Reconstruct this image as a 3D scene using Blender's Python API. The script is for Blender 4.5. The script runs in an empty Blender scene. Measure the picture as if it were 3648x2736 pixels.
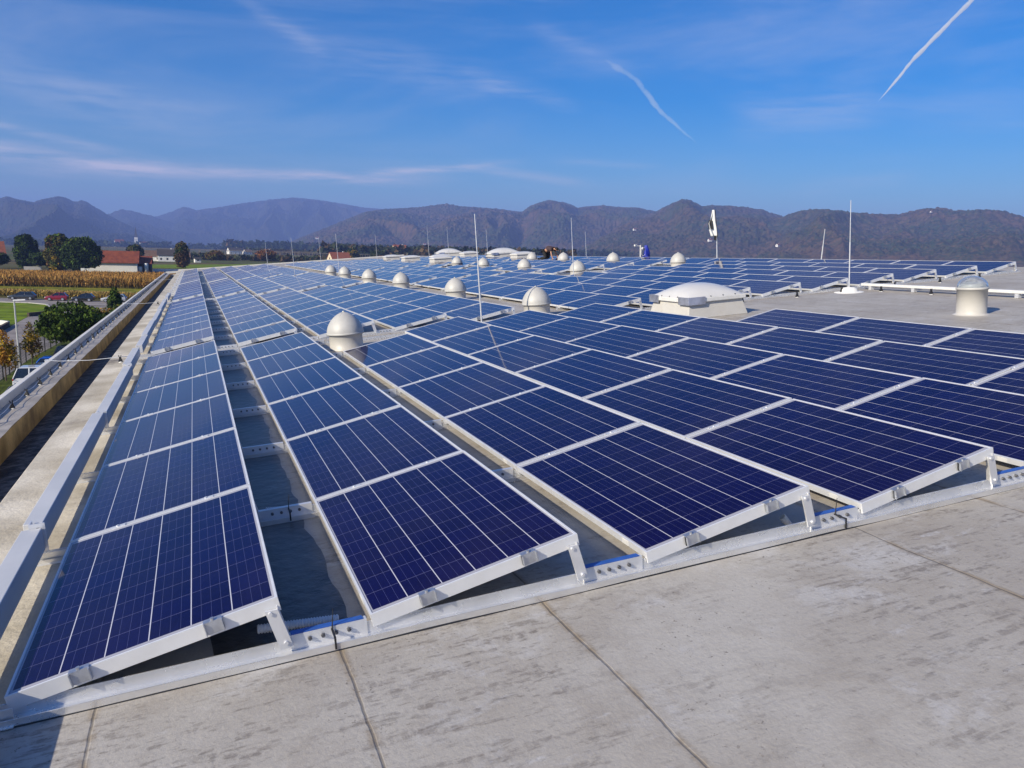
import bpy, bmesh, math, random
import numpy as np
from math import sin, cos, pi, radians, sqrt, atan2
from mathutils import Matrix, Vector

# ------------------------------------------------------------------ scene basics
S = bpy.context.scene
COL = S.collection
random.seed(7)
RNG = np.random.default_rng(7)

# the roof is a plane that falls 5 degrees towards its gutter; everything fixed on it is given in roof coordinates
# (x across the rows, y along the rows, z off the roof) and placed through this frame
M3 = Matrix(((0.9961947, 0.0, -0.0871557), (0.0006085, 0.9999756, 0.0069547), (0.0871536, -0.0069813, 0.9961704)))
RF = M3.to_4x4()
ZG = -9.0          # level of the ground below
ZR = -0.09         # roof surface in roof coordinates

# camera
CAM_POS = Vector((0.68661992, -3.10262578, 1.61601627))
CR = Vector((0.92963033, -0.36760291, 0.02560392)); CU = Vector((0.03593691, 0.15959351, 0.98652848)); CF = Vector((0.36673696, 0.91618667, -0.16157348))
cd = bpy.data.cameras.new("camera"); cam = bpy.data.objects.new("camera", cd); COL.objects.link(cam)
cam.matrix_world = Matrix(((CR.x, CU.x, -CF.x, CAM_POS.x), (CR.y, CU.y, -CF.y, CAM_POS.y), (CR.z, CU.z, -CF.z, CAM_POS.z), (0, 0, 0, 1)))
cd.lens = 27.985; cd.sensor_width = 36; cd.clip_start = 0.05; cd.clip_end = 200000
S.camera = cam
S.view_settings.view_transform = 'Standard'; S.view_settings.look = 'None'
S.view_settings.exposure = 0.45; S.view_settings.gamma = 1.0
S.cycles.use_denoising = True
S.cycles.max_bounces = 8; S.cycles.transparent_max_bounces = 16; S.cycles.volume_bounces = 0
S.cycles.sample_clamp_indirect = 6.0

# sun: from the left, slightly behind the camera
SUN_DIR = (M3 @ Vector((-0.765, -0.34, 0.525))).normalized()
SUN_EL = math.asin(SUN_DIR.z); SUN_AZ = atan2(SUN_DIR.x, SUN_DIR.y)
sd = bpy.data.lights.new("sun", 'SUN'); sd.energy = 5.0; sd.angle = radians(0.5); sd.color = (1.0, 0.90, 0.73)
sun = bpy.data.objects.new("sun", sd); COL.objects.link(sun)
sun.rotation_euler = SUN_DIR.to_track_quat('Z', 'Y').to_euler()

# ------------------------------------------------------------------ node helpers
class NT:
    def __init__(s, tree): s.t = tree
    def n(s, typ, **kw):
        x = s.t.nodes.new(typ)
        for k, v in kw.items(): setattr(x, k, v)
        return x
    def link(s, a, b): s.t.links.new(a, b)
    def put(s, sock, v):
        if hasattr(v, 'is_output'): s.link(v, sock)
        elif v is not None: sock.default_value = v
    def math(s, op, a, b=None, c=None, clamp=False):
        x = s.n('ShaderNodeMath', operation=op); x.use_clamp = clamp
        s.put(x.inputs[0], a); s.put(x.inputs[1], b); s.put(x.inputs[2], c)
        return x.outputs[0]
    def mix(s, f, a, b, blend='MIX'):
        x = s.n('ShaderNodeMix', data_type='RGBA', blend_type=blend)
        s.put(x.inputs[0], f); s.put(x.inputs[6], a); s.put(x.inputs[7], b)
        return x.outputs[2]
    def noise(s, vec, scale, detail=4, rough=.55, dist=0.0):
        x = s.n('ShaderNodeTexNoise'); s.put(x.inputs['Vector'], vec)
        x.inputs['Scale'].default_value = scale; x.inputs['Detail'].default_value = detail
        x.inputs['Roughness'].default_value = rough; x.inputs['Distortion'].default_value = dist
        return x.outputs['Fac']
    def ramp(s, f, *stops):
        x = s.n('ShaderNodeValToRGB'); s.put(x.inputs[0], f); e = x.color_ramp.elements
        while len(e) < len(stops): e.new(.5)
        for i, (p, c) in enumerate(stops):
            e[i].position = p; e[i].color = c if len(c) == 4 else (*c, 1)
        return x.outputs[0]
    def step(s, f, a, b):
        x = s.n('ShaderNodeMapRange'); x.interpolation_type = 'SMOOTHSTEP'
        s.put(x.inputs[0], f); x.inputs[1].default_value = a; x.inputs[2].default_value = b
        return x.outputs[0]
    def scalev(s, vec, v):
        x = s.n('ShaderNodeVectorMath', operation='MULTIPLY'); s.put(x.inputs[0], vec); x.inputs[1].default_value = v
        return x.outputs[0]

def rgb(*c): return (c[0], c[1], c[2], 1.0)

def material(name):
    m = bpy.data.materials.new(name); m.use_nodes = True
    T = NT(m.node_tree); b = m.node_tree.nodes['Principled BSDF']
    return m, T, b

def objco(T): return T.n('ShaderNodeTexCoord').outputs['Object']

def simple(name, c, rough=.6, metal=0.0, var=.12, scale=6.0, c2=None, bump=0.0, bscale=40.0, spec=.5, coat=0.0, dirt=None, dirts=(.52, .72), world=False):
    """plain procedural surface: base colour broken by noise, optional bump and stains of a second colour"""
    m, T, b = material(name); co = objco(T)
    if world: co = T.n('ShaderNodeNewGeometry').outputs['Position']
    f = T.noise(co, scale, 5)
    lo = rgb(*[max(0, x * (1 - var)) for x in c]); hi = rgb(*[min(1, x * (1 + var)) for x in (c2 or c)])
    col = T.mix(T.step(f, .3, .7), lo, hi)
    if dirt: col = T.mix(T.step(T.noise(co, scale * .45, 7, .65), *dirts), col, rgb(*dirt))
    T.put(b.inputs['Base Color'], col)
    T.put(b.inputs['Roughness'], T.math('MULTIPLY_ADD', f, .2, rough - .1, clamp=True))
    b.inputs['Metallic'].default_value = metal; b.inputs['Specular IOR Level'].default_value = spec; b.inputs['Coat Weight'].default_value = coat
    if bump:
        bn = T.n('ShaderNodeBump'); bn.inputs['Strength'].default_value = bump; bn.inputs['Distance'].default_value = .02
        T.put(bn.inputs['Height'], T.noise(co, bscale, 4)); T.link(bn.outputs[0], b.inputs['Normal'])
    return m

# ------------------------------------------------------------------ world: Nishita sky with high cirrus
W = bpy.data.worlds.new("World"); S.world = W; W.use_nodes = True
T = NT(W.node_tree); bg = W.node_tree.nodes['Background']
sky = T.n('ShaderNodeTexSky', sky_type='NISHITA'); sky.sun_disc = False
sky.sun_elevation = SUN_EL; sky.sun_rotation = SUN_AZ; sky.altitude = 300; sky.air_density = 1.0; sky.dust_density = 1.4; sky.ozone_density = 3.0
hs = T.n('ShaderNodeHueSaturation'); hs.inputs['Saturation'].default_value = 1.7; T.link(sky.outputs[0], hs.inputs['Color'])
hs.inputs['Hue'].default_value = .505
skyc = T.mix(1.0, hs.outputs[0], rgb(.82, 1.08, 1.24), 'MULTIPLY')
g = T.n('ShaderNodeTexCoord').outputs['Generated']
sx = T.n('ShaderNodeSeparateXYZ'); T.link(g, sx.inputs[0])
az = T.math('MULTIPLY', T.math('ARCTAN2', sx.outputs[0], sx.outputs[1]), 57.29578)
el = T.math('MULTIPLY', T.math('ARCSINE', sx.outputs[2]), 57.29578)
cv = T.n('ShaderNodeCombineXYZ'); T.put(cv.inputs[0], az); T.put(cv.inputs[1], el); cvec = cv.outputs[0]
wob = T.math('MULTIPLY_ADD', T.noise(T.scalev(cvec, (.10, .5, 1)), 1.0, 5, .6), 2.0, -1.0)
streaky = T.noise(T.scalev(cvec, (.12, 1.1, 1)), 1.3, 6, .62)
total = None
# (az0, el0, az1, el1, half width in degrees, strength): cirrus bands crossing the sky
for a0, e0, a1, e1, w, k in [(-20, 5.9, -2, 4.65, .55, .75), (-10, 4.6, 17, 4.95, .40, .95), (8, 4.85, 22, 6.2, .24, .8), (-14, 7.2, -1, 5.1, .28, .4), (-12, 4.2, 3, 4.1, .35, .3),
                              (3, 15.5, 9, 12.6, .5, .16), (-8, 9.5, 4, 8.6, .8, .10), (4, 13.8, 24, 10.4, 1.3, .16), (18, 11.6, 26, 10.1, .5, .2), (22, 15.2, 30, 12.0, .6, .15),
                              (18, 6.0, 28, 4.6, .35, .35), (36, 9.2, 46, 9.7, 1.2, .25), (24, 6.3, 32, 6.2, .25, .2), (-20, 11, 2, 7, 1.6, .18), (40, 4.4, 48, 5.6, .5, .2), (-30, 5.5, -10, 5.4, .5, .4)]:
    t_ = T.math('DIVIDE', T.math('SUBTRACT', az, a0), a1 - a0)
    ln = T.math('MULTIPLY_ADD', t_, e1 - e0, e0)
    d = T.math('DIVIDE', T.math('ADD', T.math('SUBTRACT', el, ln), T.math('MULTIPLY', wob, w * 1.2)), w)
    gs = T.math('EXPONENT', T.math('MULTIPLY', T.math('MULTIPLY', d, d), -1.0))
    win = T.math('MULTIPLY', T.step(t_, -.08, .3), T.math('SUBTRACT', 1.0, T.step(t_, .7, 1.08)))
    c_ = T.math('MULTIPLY', T.math('MULTIPLY', gs, win), k)
    total = c_ if total is None else T.math('ADD', total, c_)
total = T.math('MULTIPLY', total, T.step(streaky, .22, .72))
veil = T.math('MULTIPLY', T.step(T.noise(T.scalev(cvec, (.035, .16, 1)), 1.0, 6, .6, .6), .40, .80), .30)
fac = T.math('MULTIPLY', T.math('ADD', total, T.math('MULTIPLY', veil, T.step(el, 2, 8))), 1.0, clamp=True)
cloudcol = rgb(7.6, 7.3, 7.9)
T.link(T.mix(fac, skyc, cloudcol), bg.inputs['Color'])
bg.inputs['Strength'].default_value = 0.08

# ------------------------------------------------------------------ mesh builder and object helpers
class MB:
    """collects shapes; build() links them as ONE mesh object"""
    def __init__(s): s.v = []; s.f = []; s.mi = []; s.cur = 0; s.sm = []
    def add(s, vs, fs, smooth=False):
        o = len(s.v); s.v += [tuple(x) for x in vs]
        for f in fs: s.f.append([i + o for i in f]); s.mi.append(s.cur); s.sm.append(smooth)
    def box(s, x0, x1, y0, y1, z0, z1, m=None):
        vs = [(x, y, z) for z in (z0, z1) for y in (y0, y1) for x in (x0, x1)]
        if m is not None: vs = [m @ Vector(q) for q in vs]
        s.add(vs, [(0, 2, 3, 1), (4, 5, 7, 6), (0, 1, 5, 4), (2, 6, 7, 3), (0, 4, 6, 2), (1, 3, 7, 5)])
    def hexa(s, b, t):
        s.add(list(b) + list(t), [(3, 2, 1, 0), (4, 5, 6, 7), (0, 1, 5, 4), (1, 2, 6, 5), (2, 3, 7, 6), (3, 0, 4, 7)])
    def tube(s, p0, p1, r0, r1=None, n=8, cap=True):
        r1 = r0 if r1 is None else r1
        p0 = Vector(p0); p1 = Vector(p1); d = (p1 - p0).normalized()
        a = d.orthogonal().normalized(); b = d.cross(a)
        vs = [p0 + (a * cos(2 * pi * i / n) + b * sin(2 * pi * i / n)) * r0 for i in range(n)] + [p1 + (a * cos(2 * pi * i / n) + b * sin(2 * pi * i / n)) * r1 for i in range(n)]
        s.add(vs, [(i, (i + 1) % n, n + (i + 1) % n, n + i) for i in range(n)], True)
        if cap: s.add(vs[:n], [tuple(range(n))[::-1]]); s.add(vs[n:], [tuple(range(n))])
    def path(s, pts, r, n=6):
        for i in range(len(pts) - 1): s.tube(pts[i], pts[i + 1], r, r, n, i in (0, len(pts) - 2))
    def lathe(s, prof, n=24, c=(0, 0, 0), smooth=True):
        vs = []; k = len(prof)
        for r, z in prof:
            for i in range(n): vs.append((c[0] + r * cos(2 * pi * i / n), c[1] + r * sin(2 * pi * i / n), c[2] + z))
        fs = [(j * n + i, j * n + (i + 1) % n, (j + 1) * n + (i + 1) % n, (j + 1) * n + i) for j in range(k - 1) for i in range(n)]
        s.add(vs, fs, smooth)
    def prism(s, poly, y0, y1):
        """polygon in x,z pushed along y"""
        n = len(poly); vs = [(x, y0, z) for x, z in poly] + [(x, y1, z) for x, z in poly]
        s.add(vs, [tuple(range(n)), tuple(range(2 * n - 1, n - 1, -1))] + [(i, n + i, n + (i + 1) % n, (i + 1) % n) for i in range(n)])
    def ellip(s, c, r, n=14, k=8):
        prof = [(sin(pi * j / k), -cos(pi * j / k)) for j in range(k + 1)]
        o = len(s.v); s.lathe([(max(p[0], 1e-3), p[1]) for p in prof], n)
        for i in range(o, len(s.v)):
            x, y, z = s.v[i]; s.v[i] = (c[0] + x * r[0], c[1] + y * r[1], c[2] + z * r[2])
    def build(s, name, mats, parent=None, mat=None, bevel=0.0):
        me = bpy.data.meshes.new(name); me.from_pydata(s.v, [], s.f)
        ms = mats if isinstance(mats, (list, tuple)) else [mats]
        for m in ms: me.materials.append(m)
        me.polygons.foreach_set('material_index', s.mi); me.polygons.foreach_set('use_smooth', s.sm)
        if bevel or True:
            bm = bmesh.new(); bm.from_mesh(me); bmesh.ops.recalc_face_normals(bm, faces=bm.faces); bm.to_mesh(me); bm.free()
        me.update()
        return link(name, me, parent, mat, bevel)

def link(name, me, parent=None, mat=None, bevel=0.0):
    o = bpy.data.objects.new(name, me); COL.objects.link(o)
    if parent is not None: o.parent = parent
    if mat is not None: o.matrix_world = mat
    if bevel:
        md = o.modifiers.new('bevel', 'BEVEL'); md.width = bevel; md.segments = 2; md.limit_method = 'ANGLE'; md.angle_limit = radians(40)
    return o

def tag(o, label, cat, group=None, kind=None):
    if label: o['label'] = label
    if cat: o['category'] = cat
    if group: o['group'] = group
    if kind: o['kind'] = kind
    return o

def thing(name, label, cat, mat=None, group=None):
    o = bpy.data.objects.new(name, None); o.empty_display_size = .2; COL.objects.link(o)
    if mat is not None: o.matrix_world = mat
    return tag(o, label, cat, group)

def roofm(x, y, z=ZR, rz=0.0): return RF @ Matrix.Translation((x, y, z)) @ Matrix.Rotation(rz, 4, 'Z')
def gm(x, y, z=ZG, rz=0.0, sc=1.0): return Matrix.Translation((x, y, z)) @ Matrix.Rotation(rz, 4, 'Z') @ Matrix.Scale(sc, 4)

KIDS = {}
def copy_tree(o, mat, label, group):
    """a thing with copies of its parts (shared mesh data)"""
    c = o.copy(); COL.objects.link(c); c.matrix_world = mat
    if label: c['label'] = label
    if group: c['group'] = group
    def rec(a, b):
        for ch in a.children:
            d = ch.copy(); COL.objects.link(d); d.parent = b; d.matrix_parent_inverse = ch.matrix_parent_inverse.copy()
            rec(ch, d)
    rec(o, c)
    return c

def np_mesh(name, co, faces, mats, smooth=False, mi=None):
    """fast quad / tri mesh from arrays"""
    me = bpy.data.meshes.new(name); k = faces.shape[1]
    me.vertices.add(len(co)); me.vertices.foreach_set('co', np.ascontiguousarray(co, dtype=np.float32).ravel())
    me.loops.add(faces.size); me.loops.foreach_set('vertex_index', faces.ravel().astype(np.int32))
    me.polygons.add(len(faces)); me.polygons.foreach_set('loop_start', np.arange(0, faces.size, k, dtype=np.int32))
    for m in (mats if isinstance(mats, (list, tuple)) else [mats]): me.materials.append(m)
    if mi is not None: me.polygons.foreach_set('material_index', mi.astype(np.int32))
    me.polygons.foreach_set('use_smooth', np.full(len(faces), smooth))
    me.update(calc_edges=True); me.validate()
    return me

def vnoise(x, y, seed=0):
    """value noise, numpy"""
    xi = np.floor(x).astype(np.int64); yi = np.floor(y).astype(np.int64); fx = x - xi; fy = y - yi
    fx = fx * fx * (3 - 2 * fx); fy = fy * fy * (3 - 2 * fy)
    def h(a, b):
        n = (a * 374761393 + b * 668265263 + seed * 974711) & 0x7fffffff
        n = ((n ^ (n >> 13)) * 1274126177) & 0x7fffffff
        return ((n ^ (n >> 16)) & 0xffff) / 65535.0
    return (h(xi, yi) * (1 - fx) + h(xi + 1, yi) * fx) * (1 - fy) + (h(xi, yi + 1) * (1 - fx) + h(xi + 1, yi + 1) * fx) * fy
def fbm(x, y, o=5, seed=0, g=.5):
    a, s_, t = 1.0, 0, 0
    for i in range(o): s_ = s_ + a * vnoise(x * 2 ** i, y * 2 ** i, seed + i); t += a; a *= g
    return s_ / t

# ------------------------------------------------------------------ materials of the roof
ALU = simple('aluminium', (.74, .745, .76), .40, .55, .05, 9, dirt=(.58, .575, .57), dirts=(.55, .9))
ALU_FRAME = simple('anodised_frame', (.80, .80, .80), .38, .38, .03, 9)
ALU_SHINY = simple('rail_aluminium', (.78, .78, .78), .27, .7, .05, 5, dirt=(.55, .55, .55), dirts=(.55, .9))
BEAM = simple('beam_aluminium', (.60, .60, .605), .45, .25, .05, 3, dirt=(.5, .5, .5), dirts=(.55, .9))
BLUE_EDGE = simple('blue_edge', (.03, .10, .38), .35, 0, .15, 12)
GALV = simple('galvanised_steel', (.52, .54, .58), .38, .8, .14, 20)
STEEL = simple('bolt_steel', (.16, .16, .17), .4, .7, .1, 30)
BLACK = simple('black_plastic', (.018, .018, .02), .5, 0, .1, 20)
WHITE_P = simple('white_plastic', (.66, .65, .62), .45, 0, .05, 8, dirt=(.62, .6, .56), dirts=(.55, .85))
DOME = simple('dome_plastic', (.45, .44, .415), .48, 0, .07, 5, coat=.0, dirt=(.40, .385, .36), dirts=(.5, .8))
CONC_W = simple('weight_concrete', (.72, .71, .68), .7, 0, .08, 8)
CURB = simple('curb_plastic', (.50, .48, .44), .45, 0, .05, 3, dirt=(.42, .385, .335), dirts=(.5, .8))

# membrane of the roof: grey beige with scuffs, boot marks, stains and welded seams along the rows
m, T, b = material('roof_membrane'); ROOF = m; co = objco(T)
s3 = T.n('ShaderNodeSeparateXYZ'); T.link(co, s3.inputs[0])
big = T.noise(co, .55, 6, .6, .2); mid = T.noise(co, 2.6, 7, .7, .15); fine = T.noise(co, 55, 4, .6); grit = T.noise(co, 190, 2, .5)
col = T.mix(T.step(big, .3, .7), rgb(.325, .292, .252), rgb(.425, .40, .362))
col = T.mix(T.math('MULTIPLY', T.step(mid, .46, .68), .42), col, rgb(.245, .21, .175))
col = T.mix(T.math('MULTIPLY', T.step(T.noise(co, 1.7, 7, .72, .3), .53, .68), .55), col, rgb(.50, .495, .50))
def rotv(ang, sc):
    mp = T.n('ShaderNodeMapping'); T.put(mp.inputs['Vector'], co); mp.inputs['Rotation'].default_value = (0, 0, radians(ang)); mp.inputs['Scale'].default_value = sc
    return mp.outputs[0]
traffic = T.step(s3.outputs[1], -2.6, -.2)                     # boot traffic is heaviest beside the array
zone = T.step(T.noise(co, .8, 3, .5), .36, .6)
brkn = T.step(T.noise(co, 26, 3, .65), .36, .62)
for ang, sv, k, th, c_ in ((12, (1.6, 15, 1), .75, (.555, .64), (.155, .13, .11)), (-35, (2.4, 13, 1), .7, (.565, .645), (.17, .145, .125)), (70, (2.2, 11, 1), .65, (.575, .65), (.16, .14, .12)),
                           (40, (5, 26, 1), .6, (.565, .645), (.15, .13, .11)), (-20, (3.2, 10, 1), .55, (.60, .70), (.55, .55, .57)), (100, (9, 30, 1), .6, (.565, .65), (.16, .14, .12)), (55, (14, 40, 1), .6, (.57, .65), (.14, .12, .10))):
    st = T.noise(rotv(ang, sv), 1.0, 5, .62)
    kk = T.math('MULTIPLY', T.math('MULTIPLY', T.step(st, *th), T.math('MULTIPLY', brkn, zone)), T.math('MULTIPLY_ADD', traffic, .65, .35))
    col = T.mix(T.math('MULTIPLY', kk, k), col, rgb(*c_))
spk = T.math('MULTIPLY', T.step(T.noise(co, 40, 4, .7), .62, .68), T.step(T.noise(co, 1.1, 3, .5), .45, .65))
col = T.mix(T.math('MULTIPLY', spk, .9), col, rgb(.12, .10, .08))
col = T.mix(T.math('MULTIPLY', T.step(fine, .35, .75), .22), col, rgb(.24, .22, .20))
col = T.mix(T.math('MULTIPLY', T.step(grit, .3, .8), .14), col, rgb(.52, .50, .48))
# welded seams every 0.893 m
sxx = T.math('ADD', s3.outputs[0], T.math('MULTIPLY_ADD', T.noise(co, 1.6, 4, .6), .05, -.025))
fr = T.math('MULTIPLY', T.math('SUBTRACT', T.math('FRACT', T.math('DIVIDE', T.math('SUBTRACT', sxx, .29), .893)), .5), .893)
dd = T.math('SUBTRACT', .4465, T.math('ABSOLUTE', fr))          # distance to the seam line
skip = T.math('GREATER_THAN', T.math('ABSOLUTE', T.math('SUBTRACT', s3.outputs[0], 2.97)), .2)
seam = T.math('MULTIPLY', T.math('SUBTRACT', 1.0, T.step(dd, .0015, .008)), skip)
brk = T.step(T.noise(co, 4.0, 4, .6), .25, .55)
col = T.mix(T.math('MULTIPLY', T.math('MULTIPLY', T.math('MULTIPLY', T.math('SUBTRACT', 1.0, T.step(dd, .004, .032)), skip), T.step(T.noise(co, 5.0, 5, .65), .40, .60)), .7), col, rgb(.235, .18, .115))
col = T.mix(T.math('MULTIPLY', T.math('MULTIPLY', seam, brk), .62), col, rgb(.11, .09, .068))
T.put(b.inputs['Base Color'], col)
T.put(b.inputs['Roughness'], T.math('MULTIPLY_ADD', mid, .35, .42))
b.inputs['Specular IOR Level'].default_value = .45
bn = T.n('ShaderNodeBump'); bn.inputs['Strength'].default_value = .5; bn.inputs['Distance'].default_value = .008
hgt = T.math('ADD', T.math('ADD', T.math('MULTIPLY', fine, .5), T.math('MULTIPLY', mid, 1.6)), T.math('MULTIPLY', T.math('SUBTRACT', 1.0, seam), .5))
T.put(bn.inputs['Height'], hgt); T.link(bn.outputs[0], b.inputs['Normal'])

STRIP = simple('edge_concrete', (.42, .37, .285), .75, 0, .14, 1.4, c2=(.53, .49, .42), bump=.4, bscale=30, dirt=(.21, .18, .145), dirts=(.54, .68))
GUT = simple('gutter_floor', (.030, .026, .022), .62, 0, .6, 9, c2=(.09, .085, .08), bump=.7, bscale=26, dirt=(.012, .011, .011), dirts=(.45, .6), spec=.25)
WALLIN = simple('stained_wall', (.42, .26, .075), .6, 0, .35, 2.2, c2=(.50, .34, .13), bump=.3, bscale=25, dirt=(.20, .12, .04), dirts=(.5, .7))
PARA = simple('parapet_membrane', (.30, .265, .225), .5, 0, .12, 2.5, c2=(.36, .33, .295), bump=.35, bscale=12, dirt=(.17, .155, .14), dirts=(.55, .75))
FACADE = simple('facade_panel', (.55, .56, .57), .6, 0, .05, .5)

# photovoltaic cells: UV in metres on the panel
m, T, b = material('solar_cells'); CELLS = m
uv = T.n('ShaderNodeUVMap').outputs[0]; su = T.n('ShaderNodeSeparateXYZ'); T.link(uv, su.inputs[0])
PX, X0, PY, Y0 = .1578, .0171, .1575, .0375
cx = T.math('DIVIDE', T.math('SUBTRACT', su.outputs[0], X0), PX); cy = T.math('DIVIDE', T.math('SUBTRACT', su.outputs[1], Y0), PY)
def gap(c, pitch, w):
    f = T.math('ABSOLUTE', T.math('SUBTRACT', T.math('FRACT', c), .5))
    return T.math('GREATER_THAN', f, .5 - w / pitch * .5)
colgap = gap(cx, PX, .0042); rowgap = gap(cy, PY, .0022)
bus = gap(T.math('ADD', T.math('MULTIPLY', cx, 4.0), 0.0), PX / 4, .0014)
out = T.math('MAXIMUM', T.math('MAXIMUM', T.math('LESS_THAN', cx, .015), T.math('GREATER_THAN', cx, 5.985)), T.math('MAXIMUM', T.math('LESS_THAN', cy, 0.01), T.math('GREATER_THAN', cy, 9.99)))
oi = T.n('ShaderNodeObjectInfo').outputs['Random']
cid = T.n('ShaderNodeCombineXYZ'); T.put(cid.inputs[0], T.math('FLOOR', cx)); T.put(cid.inputs[1], T.math('FLOOR', cy)); T.put(cid.inputs[2], T.math('MULTIPLY', oi, 37.0))
wn = T.n('ShaderNodeTexWhiteNoise', noise_dimensions='3D'); T.link(cid.outputs[0], wn.inputs['Vector'])
cry = T.n('ShaderNodeTexVoronoi'); T.put(cry.inputs['Vector'], uv); cry.inputs['Scale'].default_value = 55
base = T.mix(wn.outputs['Value'], rgb(.0038, .0016, .027), rgb(.0044, .0022, .041))
sc_ = T.n('ShaderNodeSeparateColor'); T.link(cry.outputs['Color'], sc_.inputs[0])
base = T.mix(T.math('MULTIPLY', sc_.outputs[0], .3), base, rgb(.0055, .0050, .066))
base = T.mix(T.math('MULTIPLY', oi, .35), base, rgb(.0055, .0022, .026))
base = T.mix(T.math('MULTIPLY', bus, .45), base, rgb(.12, .13, .24))
base = T.mix(T.math('MULTIPLY', rowgap, .5), base, rgb(.26, .26, .40))
base = T.mix(colgap, base, rgb(.50, .50, .55)); base = T.mix(out, base, rgb(.33, .33, .37))
dust = T.noise(uv, 3.0, 6, .6)
base = T.mix(T.math('MULTIPLY', T.step(dust, .35, .8), .006), base, rgb(.5, .47, .42))
T.put(b.inputs['Base Color'], base)
b.inputs['Roughness'].default_value = .065; b.inputs['Specular IOR Level'].default_value = .5; b.inputs['IOR'].default_value = 1.29; b.inputs['Specular Tint'].default_value = rgb(.6, .25, 1.0)

# ------------------------------------------------------------------ warehouse: roof deck, edge strip, gutter, parapet, walls
YN, YF, XE = -9.0, 76.0, 20.4
wh = thing('warehouse', 'flat-roofed warehouse whose grey membrane roof carries all the solar panels', 'building', RF.copy())
mb = MB(); mb.box(-.02, XE, YN, YF, ZR - .25, ZR); mb.build('roof_deck', ROOF, wh)
mb = MB(); mb.box(-.62, -.02, YN, YF, ZR - .30, ZR + .004); mb.build('edge_strip', STRIP, wh, bevel=.012)
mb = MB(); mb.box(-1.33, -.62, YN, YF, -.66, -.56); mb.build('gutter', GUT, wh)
mb = MB(); mb.box(-1.345, -1.331, YN, YF, -.56, -.309); mb.build('gutter_wall', WALLIN, wh)
# membrane on the parapet, with the wavy loose edge over the stained wall
n = 420; ys = np.linspace(YN, YF, n); ex = -1.328 - .035 + .055 * fbm(ys * 1.1, ys * 0 + .5, 3, 3)
co = np.zeros((n, 3, 3)); co[:, 0] = np.c_[np.full(n, -1.80), ys, np.full(n, -.302)]; co[:, 1] = np.c_[ex - .04, ys, np.full(n, -.298)]
co[:, 2] = np.c_[ex + .006, ys, -.312 + .02 * fbm(ys * 1.3, ys * 0 + 4, 2, 8)]
idx = np.arange(n * 3).reshape(n, 3); fs = np.concatenate([np.stack([idx[:-1, j], idx[:-1, j + 1], idx[1:, j + 1], idx[1:, j]], -1) for j in (0, 1)])
link('parapet_membrane', np_mesh('parapet_membrane', co.reshape(-1, 3), fs, PARA, True), wh)
mb = MB(); mb.box(-1.80, -1.345, YN, YF, -.66, -.32); mb.build('parapet', FACADE, wh)
mb = MB(); mb.box(-1.782, -1.695, YN, YF, -.31, -.19)
mb.box(-1.675, -.62, YF - .12, YF, -.31, -.12); mb.box(-.62, XE, YF - .12, YF, -.12, .0); mb.build('coping', simple('coping_metal', (.62, .60, .56), .5, .0, .06, 2), wh, bevel=.01)
mb = MB(); mb.box(-1.79, -1.70, YN, YF, -10.5, -.66); mb.box(-1.70, XE - .1, YN + .05, YN + .15, -11.5, -.40); mb.box(-1.70, XE - .1, YF - .15, YF - .05, -10.5, -.40); mb.box(XE - .1, XE, YN, YF, -12, -.40)
mb.build('wall', FACADE, wh)

# ------------------------------------------------------------------ solar panels
PW, PL, TILT, STEP = .981, 1.65, radians(9.555), 1.67
def panel_glass(name):
    me = bpy.data.meshes.new(name)
    x0, x1, y0, y1, z = .010, PW - .010, .010, PL - .010, -.0035
    me.from_pydata([(x0, y0, z), (x1, y0, z), (x1, y1, z), (x0, y1, z)], [], [(0, 1, 2, 3)]); me.materials.append(CELLS)
    u = me.uv_layers.new(name='UVMap')
    for i, q in enumerate(((x0, y0), (x1, y0), (x1, y1), (x0, y1))): u.data[i].uv = q
    me.update(); return me
GLASS = panel_glass('cell_sheet')
def frame_mb(mb, T_=None):
    w = .010; h = -.058
    q = [(0, PW, 0, w), (0, PW, PL - w, PL), (0, w, w, PL - w), (PW - w, PW, w, PL - w)]
    for i_, (x0, x1, y0, y1) in enumerate(q): mb.box(x0, x1, y0, y1, h if i_ < 2 else -.036, 0, T_)
    mb.box(w, PW - w, w, PL - w, -.034, -.030, T_)          # white back sheet
mb = MB(); frame_mb(mb); fr_o = mb.build('frame', ALU_FRAME); FRAME = fr_o.data; bpy.data.objects.remove(fr_o)
# clamp on the free near edge: bracket on the frame face with a bolt
mb = MB()
mb.box(-.035, .035, -.014, -.002, -.045, .006); mb.box(-.035, .035, -.002, .016, .0015, .006)
mb.box(-.035, -.031, -.026, -.002, -.045, .003); mb.box(.031, .035, -.026, -.002, -.045, .003)
mb.tube((0, -.008, .006), (0, -.008, .017), .008, n=6)
c_o = mb.build('end_clamp', GALV); ENDC = c_o.data; bpy.data.objects.remove(c_o)
mb = MB(); mb.box(-.04, .04, -.028, .008, -.006, .004); mb.box(-.04, .04, -.019, -.001, -.003, .0055); mb.tube((0, -.010, .004), (0, -.010, .011), .008, n=6)
c_o = mb.build('mid_clamp', ALU); MIDC = c_o.data; bpy.data.objects.remove(c_o)
mb = MB(); mb.box(-.0012, 0, .18, .24, -.034, -.008)
c_o = mb.build('sticker', WHITE_P); STK = c_o.data; bpy.data.objects.remove(c_o)

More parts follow.
